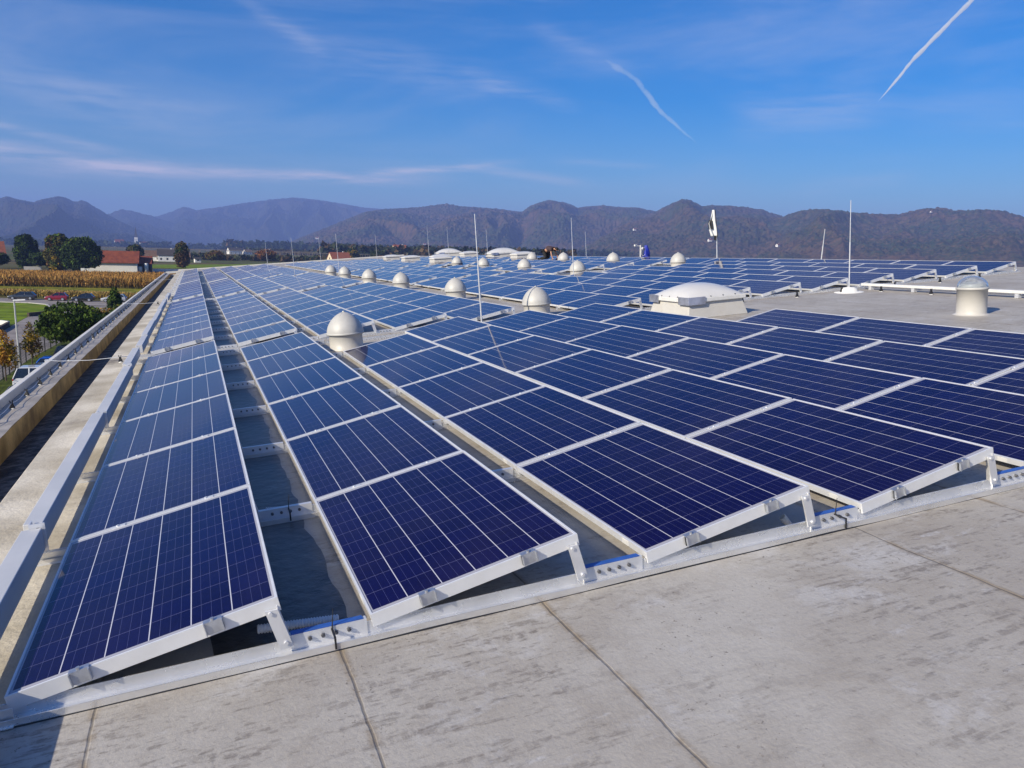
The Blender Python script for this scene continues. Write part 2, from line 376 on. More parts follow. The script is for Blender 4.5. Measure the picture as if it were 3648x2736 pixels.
ORD = ['', 'first', 'second', 'third', 'fourth', 'fifth', 'sixth', 'seventh', 'eighth', 'ninth', 'tenth', 'eleventh', 'twelfth', 'thirteenth', 'fourteenth', 'fifteenth', 'sixteenth', 'seventeenth', 'eighteenth', 'nineteenth', 'twentieth']
ROWP = 1.32447
segs = []     # (field, row number, block name, x, y0, n)
for i, n in enumerate((6, 6, 5, 6, 6, 6, 4)): segs.append(('L', i, 'front block', i * ROWP, 0.0, n))
for i in range(5):
    for nm, y0 in (('second block', 10.72), ('third block', 25.1), ('fourth block', 39.5), ('farthest block', 53.7)): segs.append(('L', i, nm, i * ROWP, y0, 8))
RX = lambda k: 7.70 + 1.272 * k
rsegs = {0: [(10.2, 8), (24.1, 8), (38.1, 8), (52.0, 8)], 1: [(10.2, 8), (24.1, 8), (38.1, 8), (52.0, 8)], 2: [(10.2, 8), (24.0, 8), (38.1, 8), (52.0, 8)],
         3: [(10.2, 6), (23.6, 1), (27.6, 2), (32.0, 1), (35.3, 1), (38.2, 8), (52.0, 5)],
         4: [(10.2, 6), (23.4, 1), (27.2, 2), (31.6, 1), (34.9, 1), (38.2, 5), (47.0, 3), (52.6, 5)],
         5: [(10.2, 6), (20.3, 1), (23.6, 8), (37.6, 8), (51.4, 4)], 6: [(10.2, 6), (23.6, 7), (36.6, 8), (50.4, 4)],
         7: [(10.2, 6), (23.3, 1), (27.2, 2), (31.7, 1), (35.6, 6), (46.0, 6)], 8: [(10.2, 8), (23.7, 8), (37.3, 8)]}
for k, L in rsegs.items():
    for j, (y0, n) in enumerate(L): segs.append(('R', k, ORD[j + 1] + ' run', RX(k), y0, n))

Mi = M3.transposed(); cpos = Mi @ CAM_POS; cr, cu, cf = Mi @ CR, Mi @ CU, Mi @ CF; FL = 2835.765 / 3648
def px(p):
    d = Vector(p) - cpos; w = d.dot(cf)
    if w < .05: return None
    return (d.dot(cr) / w * FL, d.dot(cu) / w * FL)
panels = []
for fld, row, blk, x, y0, n in segs:
    for j in range(n):
        y = y0 + j * STEP
        q = [px((x + a * PW * cos(TILT), y + b_ * PL, a * PW * sin(TILT))) for a, b_ in ((0, 0), (1, 0), (1, 1), (0, 1))]
        if any(v is None for v in q): area = 0; vis = False
        else:
            vis = max(v[0] for v in q) > -.5 and min(v[0] for v in q) < .5 and max(v[1] for v in q) > -.375
            c = [(min(max(v[0], -.5), .5), min(max(v[1], -.375), .375)) for v in q]
            area = abs(sum(c[i][0] * c[(i + 1) % 4][1] - c[(i + 1) % 4][0] * c[i][1] for i in range(4))) / 2
        panels.append((area if vis else 0, fld, row, blk, x, y, j, n))
order = sorted(range(len(panels)), key=lambda i: -panels[i][0])
solo = set(order[:300])
rest_v, rest_f, rest_m, rest_uv = [], [], [], []
proto = {}
def lay_panel(x, y, jit):
    return RF @ Matrix.Translation((x, y, 0)) @ Matrix.Rotation(-TILT + jit[0], 4, 'Y') @ Matrix.Rotation(jit[1], 4, 'X')
def panel_label(fld, row, blk, j):
    e = ORD[j + 1]
    if fld == 'L':
        return f"blue solar panel {e} from the near end, {ORD[row + 1]} row from the gutter, {blk}"
    return f"blue solar panel {e} in {blk}, {ORD[row + 1]} row right of the dome line"
restmb = MB()
for i, (area, fld, row, blk, x, y, j, n) in enumerate(panels):
    jit = (random.gauss(0, .0022), random.gauss(0, .0016))
    mat = lay_panel(x, y, jit)
    if i in solo:
        start = j == 0; near = (fld == 'L' and blk == 'front block') or (fld == 'L' and y < 20)
        key = (start, near)
        if key not in proto:
            t = thing('solar_panel', 'x', 'solar panel')
            link('cell_sheet', GLASS, t); link('frame', FRAME, t)
            if start:
                for xx in (.25, .73): link('end_clamp', ENDC, t).location = (xx, 0, 0)
            elif near:
                for xx in (.25, .73): link('mid_clamp', MIDC, t).location = (xx, 0, 0)
            if near: link('sticker', STK, t)
            t.matrix_world = mat; t['label'] = panel_label(fld, row, blk, j); t['group'] = 'solar panels in rows on the roof'; proto[key] = t
        else: copy_tree(proto[key], mat, panel_label(fld, row, blk, j), 'solar panels in rows on the roof')
    else:
        frame_mb(restmb, mat)
        restmb.cur = 1
        o = len(restmb.v); restmb.add([mat @ Vector(q.co) for q in GLASS.vertices], [(0, 1, 2, 3)]); restmb.cur = 0
ro = restmb.build('solar_panels', [ALU_FRAME, CELLS]); u = ro.data.uv_layers.new(name='UVMap')
gv = [(v.co.x, v.co.y) for v in GLASS.vertices]
for p in ro.data.polygons:
    if p.material_index == 1:
        b0 = min(p.vertices)
        for li in p.loop_indices: u.data[li].uv = gv[ro.data.loops[li].vertex_index - b0]
tag(ro, None, None, None, 'stuff')

# ------------------------------------------------------------------ mounting rails with legs
def leg_mb(x):
    m_ = MB(); hx = x + PW * cos(TILT); hz = PW * sin(TILT) - .045
    # tapered sheet leg, wider flange on the right
    m_.hexa([(hx - .012, -.004, ZR + .035), (hx + .04, -.004, ZR + .035), (hx + .04, .006, ZR + .035), (hx - .012, .006, ZR + .035)],
            [(hx - .055, -.004, hz), (hx - .005, -.004, hz), (hx - .005, .006, hz), (hx - .055, .006, hz)])
    m_.hexa([(hx + .036, .006, ZR + .035), (hx + .04, .006, ZR + .035), (hx + .04, .07, ZR + .035), (hx + .036, .07, ZR + .035)],
            [(hx - .009, .006, hz + .01), (hx - .005, .006, hz + .01), (hx - .005, .05, hz + .01), (hx - .009, .05, hz + .01)])
    m_.tube((hx + .012, -.012, ZR + .06), (hx + .012, -.004, ZR + .06), .009, n=6)
    m_.tube((hx - .035, -.012, hz - .012), (hx - .035, -.004, hz - .012), .008, n=6)
    return m_
def gap_plate(x, m_):
    """upright joining plate in the gap between two rows with four bolts; returns the bolt builder"""
    x0 = x + PW * cos(TILT) + .03; x1 = x + ROWP - .015
    m_.box(x0, x1, .024, .029, ZR + .004, ZR + .072); m_.box(x0, x1, .029, .055, ZR + .068, ZR + .072)
    bts = []
    for i in range(4):
        bt = MB(); bts.append(bt)
        q = x0 + .05 + (x1 - x0 - .1) * (i + .5) / 4
        bt.tube((q, .012, ZR + .045), (q, .024, ZR + .045), .009, n=6); bt.tube((q, .006, ZR + .045), (q, .012, ZR + .045), .005, n=6)
    return bts
def rail(name, y, xa, xb, legs, detail, label, cat, group):
    r = thing(name, label, cat, RF @ Matrix.Translation((0, y, 0)), group)
    mb = MB()
    mb.box(xa, xb, -.05, .034, ZR + .0015, ZR + .006)
    mb.box(xa, xb, -.053, -.049, ZR + .0015, ZR + .032); mb.box(xa, xb, .029, .034, ZR + .006, ZR + .055)
    plates = MB(); bolts = MB()
    for x in legs:
        leg_mb(x).build('leg', ALU, r)
        if detail and x + ROWP < xb + .3:
            pl = MB(); bts = gap_plate(x, pl); p = pl.build('joining_plate', ALU, r)
            for bt in bts: bt.build('bolt', STEEL, p)
            if y < 1: fm = MB(); fm.box(x + PW * cos(TILT) + .035, x + ROWP - .03, .026, .058, ZR + .0725, ZR + .076); fm.build('blue_edge', BLUE_EDGE, p)  # blue strip along the top flange of the plate
    mb.build('rail', ALU_SHINY, r)
    if y < 1:        # black strip as the shadow line under the lip, its edge rising and falling
        xs_ = np.arange(xa, xb, .05); mb = MB()
        for x0_ in xs_: q_ = -.002 + .011 * fbm(np.array([x0_ * 1.9, (x0_ + .05) * 1.9]), np.array([2., 2.]), 2, 5); mb.hexa([(x0_, -.0545 - q_[0] * .25, ZR + .0005), (x0_ + .05, -.0545 - q_[1] * .25, ZR + .0005), (x0_ + .05, .03, ZR + .0005), (x0_, .03, ZR + .0005)], [(x0_, -.0535, ZR + q_[0]), (x0_ + .05, -.0535, ZR + q_[1]), (x0_ + .05, .03, ZR + .0012), (x0_, .03, ZR + .0012)])
        mb.build('lip_shadow', BLACK, r)
    return r
YR = -.012
for k in range(7):
    xb = 8.95 if k <= 4 else 7.65
    legs = [i * ROWP for i in range(7) if not (i == 6 and k > 4) and not (i == 2 and k > 5)]
    nm = 'front edge' if k == 0 else f'{ORD[k]} panel joint'
    rail('mounting_rail', k * STEP + (YR if k == 0 else -.01), -.2, xb, legs, True,
         'shiny aluminium rail along the open near edge of the front panel block' if k == 0 else f'aluminium rail under the {nm} behind the front edge of the front block', 'rail', 'rails under the panels')
for bn_, y0 in (('second', 10.72), ('third', 25.1), ('fourth', 39.5), ('farthest', 53.7)):
    for k in range(9):
        if bn_ == 'farthest' and k > 4: continue
        rail('mounting_rail', y0 + k * STEP - .01, -.2, 4 * ROWP + 1.0, [i * ROWP for i in range(5)], bn_ in ('second', 'third'),
             f'aluminium cross rail at the {ORD[k + 1]} joint of the {bn_} block near the gutter', 'rail', 'rails under the panels')
for j, (y0, nm) in enumerate(((10.2, 'first'), (23.6, 'second'))):
    for k in range(7):
        if j == 1 and k > 0: continue
        rail('mounting_rail', y0 + k * STEP - .01, RX(0) - .05, RX(8) + 1.1, [RX(i) for i in range(9)], False,
             f'aluminium cross rail at the {ORD[k + 1]} joint of the {nm} block right of the domes', 'rail', 'rails under the panels')

# guard beam beside the gutter-side row, on slotted uprights
gb = thing('guard_beam', 'long aluminium box beam on slotted uprights beside the gutter-side panel row', 'beam', RF.copy())
for bi, (y0, y1) in enumerate(((-2.2, 1.63), (1.71, 4.97), (5.05, 8.31), (8.39, 10.3), (10.75, 12.35), (12.43, 15.69), (15.77, 19.03), (19.11, 24.2), (25.2, 28.4))):
    mb = MB(); dz = (.0, .006, -.006, .012, .0, .012, 0, .01, 0, .01, -.006, 0, .01)[bi]; dx = (0, -.006, .008, -.006, .008, 0, .01, 0, 0, .008, -.006, 0, 0)[bi]
    mb.box(-.211 + dx, -.113 + dx, y0, y1, -.006 + dz, .118 + dz); mb.build('beam_section', BEAM, gb, bevel=.004)
up = None; bk = None
for bi, (y0, n) in enumerate(((0, 7), (10.72, 9), (25.1, 9), (39.5, 9), (53.7, 9))):
    for k in range(n):
        y = y0 + k * STEP
        if bk is None:
            mb = MB(); mb.box(-.215, .03, -.075, .055, ZR + .0045, ZR + .0085); mb.box(-.165, .03, -.048, -.043, ZR + .0085, ZR + .066); bk = mb.build('bracket', ALU_SHINY, gb); bk.location = (0, y, 0)
        else: c = bk.copy(); COL.objects.link(c); c.location = (0, y, 0)
        if k % 2 == 0: continue
        if up is None:
            mb = MB(); mb.box(-.175, -.167, -.035, .035, ZR + .068, .142)          # side flange
            prof = [(-.155, ZR + .03), (-.095, ZR + .03), (-.095, .14), (-.155, .14)]
            mb.box(-.167, -.098, -.035, -.030, ZR + .068, .142)
            mb.box(-.125, -.115, .032, .06, .02, .11)
            up = mb.build('upright', ALU, gb); up.location = (0, y, 0)
            sl = MB(); sl.box(-.141, -.127, -.0358, -.0349, .078, .118); sl.box(-.139, -.129, -.0358, -.0349, .012, .03); s_o = sl.build('slot', BLACK, up)
        else:
            c = up.copy(); COL.objects.link(c); c.location = (0, y, random.choice((0, 0, -.015, .008)))
            if bi < 2:
                d = s_o.copy(); COL.objects.link(d); d.parent = c

# conduits and ties in the gaps of the front rail
COND = simple('conduit_plastic', (.62, .62, .63), .5, 0, .05, 10)
for i, (x, y, ln, lab) in enumerate(((.88, .16, .34, 'short grey corrugated conduit under the high corner of the gutter-side front panel'), (1.04, 1.72, .30, 'grey corrugated conduit at the first joint between the two gutter-side rows'),
                                (3.55, .12, .18, 'corrugated conduit hanging under the high corner of the third-row front panel'))):
    mb = MB(); nseg = int(ln / .012); pr = []
    for q in range(nseg): pr += [(.016, q * .012), (.020, q * .012 + .004), (.020, q * .012 + .008), (.016, q * .012 + .011)]
    mb.lathe(pr, 10)
    tag(mb.build('corrugated_conduit', COND, None, RF @ Matrix.Translation((x, y, ZR + .06)) @ Matrix.Rotation(pi / 2, 4, 'Y') @ Matrix.Rotation(.1 if i < 2 else .9, 4, 'Y')), lab, 'conduit')
for x, y, lab in ((1.165, -.012, 'black cable tie standing on the front rail between the two gutter-side rows'), (1.17, 1.66, 'black cable tie standing at the first joint rail between gutter-side rows'), (3.80, -.012, 'black cable tie with loose tail on the front rail, between third and fourth rows')):
    mb = MB(); mb.box(-.004, .004, -.058, .06, ZR + .058, ZR + .064); mb.box(-.004, .004, -.06, -.055, ZR + .01, ZR + .064); mb.tube((0, .02, ZR + .06), (.012, .02, ZR + .15), .003, .0015, 5)
    tag(mb.build('cable_tie', BLACK, None, RF @ Matrix.Translation((x, y, 0))), lab, 'cable tie')

# ------------------------------------------------------------------ light-tube domes
def make_dome():
    t = thing('light_dome', 'x', 'skylight dome')
    mb = MB(); mb.lathe([(.262, 0), (.262, .008), (.255, .012), (.255, .235), (.262, .24)], 40); mb.build('upstand', CURB, t)
    mb = MB(); mb.lathe([(.255, .232), (.286, .232), (.286, .262), (.27, .266)], 40); mb.build('rim_ring', DOME, t)
    prof = [(max(.281 * (1 - s_ ** 1.75) ** .60, .001), .262 + .310 * s_) for s_ in np.sin(np.linspace(0, pi / 2, 16))]
    mb = MB(); mb.lathe(prof, 40)
    for i in range(15):        # moulded rib
        for s_ in (1, -1):
            a, b_ = prof[i], prof[i + 1]
            mb.tube((s_ * -a[0] * .98 * .6, s_ * -a[0] * .98 * .8, a[1]), (s_ * -b_[0] * .98 * .6, s_ * -b_[0] * .98 * .8, b_[1]), .0035, n=6, cap=False)
    mb.build('dome', DOME, t)
    mb = MB(); mb.lathe([(.02, .56), (.02, .585), (.001, .59)], 10); mb.build('knob', CURB, t)
    return t
domes = [(2.86, 9.25, 'large pale dome nearest the camera, in the notch of the third row'),
         (6.86, 11.05, 'pale dome in front of the bare roof beside the tall bare rod'), (6.95, 16.5, 'second pale dome behind the tall rod along the bare aisle'),
         (6.95, 22.3, 'third dome of the aisle line counted from the tall rod'), (6.95, 27.4, 'fourth dome of the aisle line, beside a thin rod'), (7.0, 33.0, 'fifth dome of the aisle line, thin rod passing in front'), (7.0, 36.9, 'last and smallest-looking dome at the far end of the aisle line'),
         (12.8, 21.3, 'dome beside the rod with a round white foot'), (13.0, 26.5, 'dome in the middle distance left of the rod with white foot'), (13.05, 31.5, 'distant dome in front of the large far skylight'), (13.35, 36.4, 'distant dome in front of the low rooflight box'),
         (16.9, 21.5, 'dome left of the black and white flag'), (16.9, 26.3, 'dome between the kneeling worker and the mast with cameras'), (16.85, 31.0, 'dome just right of the kneeling worker'), (16.95, 35.0, 'dome just left of the kneeling worker')]
d0 = None
for x, y, lab in domes:
    mat = roofm(x, y)
    if d0 is None: d0 = make_dome(); d0.matrix_world = mat; d0['label'] = lab; d0['group'] = 'domed light tubes on the roof'
    else: copy_tree(d0, mat, lab, 'domed light tubes on the roof')

# taller tube with clear cap on the bare roof at right
t = thing('light_tube', 'tall round light tube with clear domed cap on the bare roof', 'skylight tube', roofm(11.66, 5.56))
mb = MB(); mb.lathe([(.25, 0), (.24, .006), (.215, .014), (.208, .03), (.208, .385), (.214, .385)], 40); mb.build('upstand', CURB, t)
mb = MB(); mb.lathe([(.19, .38), (.224, .38), (.224, .41), (.212, .415)], 40); mb.build('rim_ring', DOME, t)
m, T, b = material('clear_cap'); b.inputs['Base Color'].default_value = rgb(.90, .92, .93); b.inputs['Transmission Weight'].default_value = .9; b.inputs['Roughness'].default_value = .05; b.inputs['IOR'].default_value = 1.35
cap = [(.210 * cos(a) if a < 1.56 else .001, .413 + .165 * sin(a)) for a in np.linspace(0, pi / 2, 10)]
mb = MB(); mb.lathe(cap + [(r * .97 + .0005, z - .006) for r, z in cap[::-1]], 40); mb.build('cap', m, t)
mb = MB(); mb.lathe([(.196, .405), (.18, .45), (.10, .475), (.001, .48)], 32); mb.build('inner_lens', simple('lens', (.56, .58, .56), .35), t)

# ------------------------------------------------------------------ domed rooflight
def rooflight(name, lab, mat, w, d, big, detail, group=None):
    t = thing(name, lab, 'skylight', mat, group)
    h = .27; bx, by = w / 2, d / 2; tx, ty = w / 2 - .07, d / 2 - .07
    mb = MB(); mb.hexa([(-bx, -by, 0), (bx, -by, 0), (bx, by, 0), (-bx, by, 0)], [(-tx, -ty, h), (tx, -ty, h), (tx, ty, h), (-tx, ty, h)]); mb.build('curb', CURB, t, bevel=.008)
    mb = MB(); rx, ry = tx + .05, ty + .05; mb.box(-rx, rx, -ry, ry, h, h + .075); mb.build('rim', WHITE_P, t, bevel=.012)
    # bulged skin
    N = 20; co = []; sx_, sy_ = rx - .01, ry - .01
    for i in range(N + 1):
        for j in range(N + 1):
            u_, v_ = -1 + 2 * i / N, -1 + 2 * j / N
            z = (1 - abs(u_) ** 2.2) ** .9 * (1 - abs(v_) ** 2.2) ** .9
            co.append((u_ * sx_, v_ * sy_, h + .0755 + big * z ** .75))
    idx = np.arange((N + 1) ** 2).reshape(N + 1, N + 1)
    fs = np.stack([idx[:-1, :-1], idx[1:, :-1], idx[1:, 1:], idx[:-1, 1:]], -1).reshape(-1, 4)
    link('bulged_skin', np_mesh('bulged_skin', np.array(co), fs, SKIN, True), t)
    if detail:
        for sx1, sy1 in ((-1, -1), (-1, 1)):
            mb = MB(); L1, L2, q = .34, .30, .006; X, Y = rx + .012, ry + .012
            mb.box(min(sx1 * X, sx1 * (X - L1)), max(sx1 * X, sx1 * (X - L1)), sy1 * Y - q, sy1 * Y + q, h - .035, h + .095)
            mb.box(sx1 * X - q, sx1 * X + q, min(sy1 * (Y - q), sy1 * (Y - L2)), max(sy1 * (Y - q), sy1 * (Y - L2)), h - .035, h + .095)
            mb.build('corner_plate', GALV_D, t)
        mb = MB()
        for q in (-.25, 0.0, .25):
            mb.tube((q + .12, -ry + .02, h + .075), (q + .12, -ry + .02, h + .098), .011, n=6); mb.tube((-rx + .02, q, h + .075), (-rx + .02, q, h + .098), .011, n=6)
        mb.build('screws', STEEL, t)
    return t
SKIN = simple('opal_skin', (.58, .57, .555), .35, 0, .03, 2, coat=.2)
GALV_D = simple('corner_steel', (.52, .54, .62), .33, .75, .25, 5)
rooflight('rooflight', 'large white domed rooflight with steel corner plates on its sloping curb', roofm(9.07, 8.93), 1.22, 1.26, .21, True)
far_rl = [(18.6, 55.0, 1.7, 1.5, .28, 'large domed rooflight on the skyline left of the tall rod'), (18.6, 43.6, 1.75, 1.5, .28, 'large domed rooflight on the skyline right of the tall rod'),
          (15.3, 46.0, 1.15, 1.1, .1, 'low rooflight box left of the far dome group'), (14.0, 41.5, 1.15, 1.1, .1, 'low rooflight box behind a distant dome'), (18.4, 49.5, 1.1, 1.1, .1, 'low rooflight box between the two large far rooflights'),
          (17.9, 38.6, 1.15, 1.1, .1, 'low rooflight box beside the kneeling worker'), (14.2, 54.8, 1.1, 1.1, .1, 'farthest low rooflight box at the left of the far roof'), (14.0, 48.4, 1.1, 1.1, .1, 'low rooflight box second from the left on the far roof')]
for x, y, w, d, bg_, lab in far_rl: rooflight('rooflight', lab, roofm(x, y, .02), w, d, bg_, bg_ > .2, 'rooflights on the far part of the roof')

# ------------------------------------------------------------------ lightning rods
def rod(x, y, h, r, lab, foot, dx=0.0, dy=0.0, z=ZR, name='lightning_rod', cat='lightning rod'):
    t = thing(name, lab, cat, roofm(x, y, z), 'lightning rods on the roof' if name == 'lightning_rod' else None)
    k = .55; r = r * .62 if y > 30 else r
    mb = MB(); mb.tube((0, 0, .02), (dx * k, dy * k, h * k), r, r, 8); mb.tube((dx * k, dy * k, h * k), (dx, dy, h), r * .75, r * .55, 8); mb.build('shaft', ALU, t)
    if foot:
        mb = MB(); mb.lathe([(.29, 0), (.285, .008), (.20, .014), (.165, .02), (.155, .07), (.10, .10), (.03, .11), (.001, .112)], 28); mb.build('foot', CONC_W, t)
    else:
        mb = MB(); mb.box(-.05, .05, -.05, .05, 0, .025); mb.build('foot', GALV, t)
    return t
rod(5.50, 10.42, 1.98, .015, 'tall bare metal rod rising from the gap between front and second blocks', False)
rod(13.35, 9.75, 1.86, .013, 'thin metal rod on a round white foot at the end of the cable tray', True)
rod(6.5, 31.4, 2.0, .017, 'thin rod in front of the two smallest aisle domes', False); rod(5.28, 37.0, 2.0, .017, 'thin rod among the left panel rows before the green field', False)
rod(5.2, 51.0, 1.9, .02, 'leftmost thin rod, above the far end of the panel rows', False); rod(9.6, 58, 2.1, .02, 'thin rod above the far rows left of the forest belt', False)
rod(13.2, 55, 2.1, .02, 'thin rod beside the leftmost low rooflights', False); rod(17.4, 56, 2.4, .022, 'left rod of the pair at the left large far rooflight', False)
rod(16.2, 47, 2.2, .02, 'right rod of the pair at the left large far rooflight', False); rod(18.0, 44.6, 1.9, .02, 'thin rod behind the right large far rooflight', False)
rod(12.35, 20.7, 1.98, .014, 'rod with round white foot beside a middle dome', True); rod(19.3, 33.5, 1.45, .018, 'shorter rod just behind a middle dome', False)
rod(19.6, 17.4, 1.15, .02, 'leaning pale pole behind the last panel row', False, .06, -.10, name='leaning_pole', cat='pole')
rod(18.6, 9.3, .12, .012, 'round white rod foot at the right edge of the photo', True)

# ------------------------------------------------------------------ cable tray at right
t = thing('cable_tray', 'white cable tray on short posts crossing the bare roof at right', 'cable tray', RF @ Matrix.Translation((13.95, 0, ZR)))
mb = MB(); mb.box(-.05, .05, -4, 10.0, .085, .135); mb.build('tray', WHITE_P, t, bevel=.004)
mb = MB(); mb.box(.10, .15, -4, 10.05, .03, .07); mb.build('lower_conduit', ALU, t)
for i in range(13):
    mb = MB(); y = 9.75 - 1.08 * i; mb.box(-.04, .04, y - .035, y + .035, .004, .085); mb.build('post', ALU, t)

# small black wire holders: along the front of the right block and along the parapet, with the wire they carry
def holder():
    t = thing('wire_holder', 'x', 'wire holder')
    mb = MB(); mb.lathe([(.034, 0), (.030, .009), (.02, .014), (.001, .016)], 10); mb.build('foot', WHITE_P, t)
    mb = MB(); mb.hexa([(-.032, -.022, .010), (.032, -.022, .010), (.032, .022, .010), (-.032, .022, .010)], [(-.013, -.014, .075), (.013, -.014, .075), (.013, .014, .075), (-.013, .014, .075)])
    mb.hexa([(-.013, -.010, .07), (-.003, -.010, .07), (-.003, .010, .07), (-.013, .010, .07)], [(-.024, -.008, .112), (-.014, -.008, .112), (-.014, .008, .112), (-.024, .008, .112)])
    mb.hexa([(.003, -.010, .07), (.013, -.010, .07), (.013, .010, .07), (.003, .010, .07)], [(.014, -.008, .112), (.024, -.008, .112), (.024, .008, .112), (.014, .008, .112)])
    mb.build('clip', BLACK, t)
    return t
h0 = holder(); first = True
def put_holder(mat, lab, grp):
    global first
    if first: h0.matrix_world = mat; h0['label'] = lab; h0['group'] = grp; first = False
    else: copy_tree(h0, mat, lab, grp)
par_pts = []
for i in range(64):
    y = 4.50 + .985 * i
    if y > YF - 1: break
    x = -1.545 + random.uniform(-.006, .006); mat = roofm(x, y, -.298, random.uniform(-.5, .5)) @ Matrix.Scale(random.uniform(.9, 1.1), 4)
    lab = 'black clip holding the wire on the parapet, one of a long line' if i > 19 else f'black clip holding the wire on the parapet, {ORD[i + 1]} visible from the left edge'
    put_holder(mat, lab, 'wire holders along the parapet' if i <= 19 else 'far wire holders along the parapet'); par_pts.append((x, y, -.298 + .075))
for i, (x, y) in enumerate(((10.75, 9.85), (12.05, 9.8), (13.2, 9.8), (14.6, 9.75), (15.9, 9.75), (17.1, 9.75))):
    put_holder(roofm(x, y), f'black wire clip on the bare roof before the right block, {ORD[i + 1]} from the rooflight', 'wire holders before the right panel block')
for i, y in enumerate((9.3, 8.1, 7.1, 5.9)):
    put_holder(roofm(13.75, y), f'black wire clip beside the white cable tray, {ORD[i + 1]} from the rod foot', 'wire holders along the cable tray')
for i, (y, lab) in enumerate(((10.45, 'black clip on the concrete strip where the nearest cross wire ends'), (24.9, 'black clip on the concrete strip where the second cross wire ends'))):
    put_holder(roofm(-.42, y, ZR + .004), lab, 'wire holders on the concrete strip')
mb = MB(); pts = []
for a, c in zip(par_pts[:-1], par_pts[1:]):
    for k in range(4):
        s_ = k / 4; pts.append((a[0] + (c[0] - a[0]) * s_, a[1] + (c[1] - a[1]) * s_, a[2] - .03 * 4 * s_ * (1 - s_)))
pts.append(par_pts[-1]); mb.path(pts, .0045, 5)
tag(mb.build('lightning_wire', GALV, None, RF.copy()), 'thin lightning wire running along the parapet through the black clips', 'wire')
for y, yb, lab in ((12.66, 10.45, 'nearest thin wire crossing the gutter from coping to concrete strip'), (29.4, 24.9, 'second thin wire crossing the gutter farther along'), (56.0, 48.5, 'third thin wire crossing the gutter far along')):
    d_ = yb - y
    mb = MB(); mb.path([(-1.78, y, -.18), (-1.53, y + d_ * .18, -.175), (-.95, y + d_ * .61, -.105), (-.42, yb, ZR + .085), (-.25, yb + .1, ZR + .07)], .0055, 6)
    mb.box(-1.80, -1.75, y - .05, y + .05, -.20, -.172)
    tag(mb.build('cross_wire', ALU, None, RF.copy()), lab, 'wire')
# wet film between the two gutter-side rows, channel shade put into its dark colour
WET_SHADE = simple('wet_shade_film', (.020, .020, .022), .36, 0, .4, 7, c2=(.05, .047, .044), bump=.35, bscale=14, dirt=(.09, .082, .074), dirts=(.5, .68))
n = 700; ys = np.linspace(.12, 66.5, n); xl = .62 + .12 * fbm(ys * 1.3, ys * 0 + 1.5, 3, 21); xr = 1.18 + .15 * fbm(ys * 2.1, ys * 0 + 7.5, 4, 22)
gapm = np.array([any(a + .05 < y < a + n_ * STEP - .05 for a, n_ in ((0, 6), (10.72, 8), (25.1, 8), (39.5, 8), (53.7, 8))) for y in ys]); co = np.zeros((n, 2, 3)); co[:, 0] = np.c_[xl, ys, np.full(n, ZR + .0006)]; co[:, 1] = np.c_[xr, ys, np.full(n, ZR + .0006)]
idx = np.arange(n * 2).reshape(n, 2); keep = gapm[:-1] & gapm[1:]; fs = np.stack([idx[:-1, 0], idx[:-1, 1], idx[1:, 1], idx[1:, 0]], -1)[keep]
tag(link('wet_shade', np_mesh('wet_shade', co.reshape(-1, 3), fs, WET_SHADE, False), None, RF.copy()), None, None, None, 'structure')
# ------------------------------------------------------------------ flag, camera mast, wrapped post
t = thing('flag', 'black and white feather flag on a pale pole behind the last panel row', 'flag', roofm(20.0, 23.5, ZR))
mb = MB(); mb.tube((0, 0, 0), (0, 0, .95), .022, .018, 8); mb.tube((0, 0, .95), (-.12, -.02, 2.02), .013, .008, 6); mb.build('pole', ALU, t)
def flag_sheet(name, z0, z1, x0f, x1f, mat, off=0.0):
    N, K = 24, 8; co = []
    for i in range(N + 1):
        s_ = i / N; z = z0 + (z1 - z0) * s_
        for j in range(K + 1):
            q = j / K; x = x0f(z) + (x1f(z) - x0f(z)) * q
            co.append((x * .93, x * -.37 + .06 * sin(q * 7 + z * 3) + off, z))
    idx = np.arange((N + 1) * (K + 1)).reshape(N + 1, K + 1); fs = np.stack([idx[:-1, :-1], idx[1:, :-1], idx[1:, 1:], idx[:-1, 1:]], -1).reshape(-1, 4)
    o = link(name, np_mesh(name, np.array(co), fs, mat, True), t); md = o.modifiers.new('thick', 'SOLIDIFY'); md.thickness = .004
px_ = lambda z: -.12 * max(0, (z - .95) / 1.07)
flag_sheet('banner', 1.02, 2.03, lambda z: px_(z) - .02 - .27 * min(1, (2.03 - z) / .52) ** 1.2 * (1 if z > 1.3 else .75 + .25 * (z - 1.02) / .28), px_, simple('flag_white', (.72, .72, .70), .8, 0, .06, 4))
flag_sheet('black_patch', 1.30, 1.66, lambda z: px_(z) - .05 - .26 * min(1, (2.03 - z) / .52), lambda z: px_(z) - .15 + .05 * (z - 1.3), BLACK, -.012)
flag_sheet('black_hem', .86, 1.03, lambda z: px_(z) - .10 + .1 * (1.0 - z), px_, BLACK)
mb = MB(); mb.tube((0.02, -.02, 1.0), (-.10, -.04, 2.03), .012, .012, 5); mb.build('black_sleeve', BLACK, t)

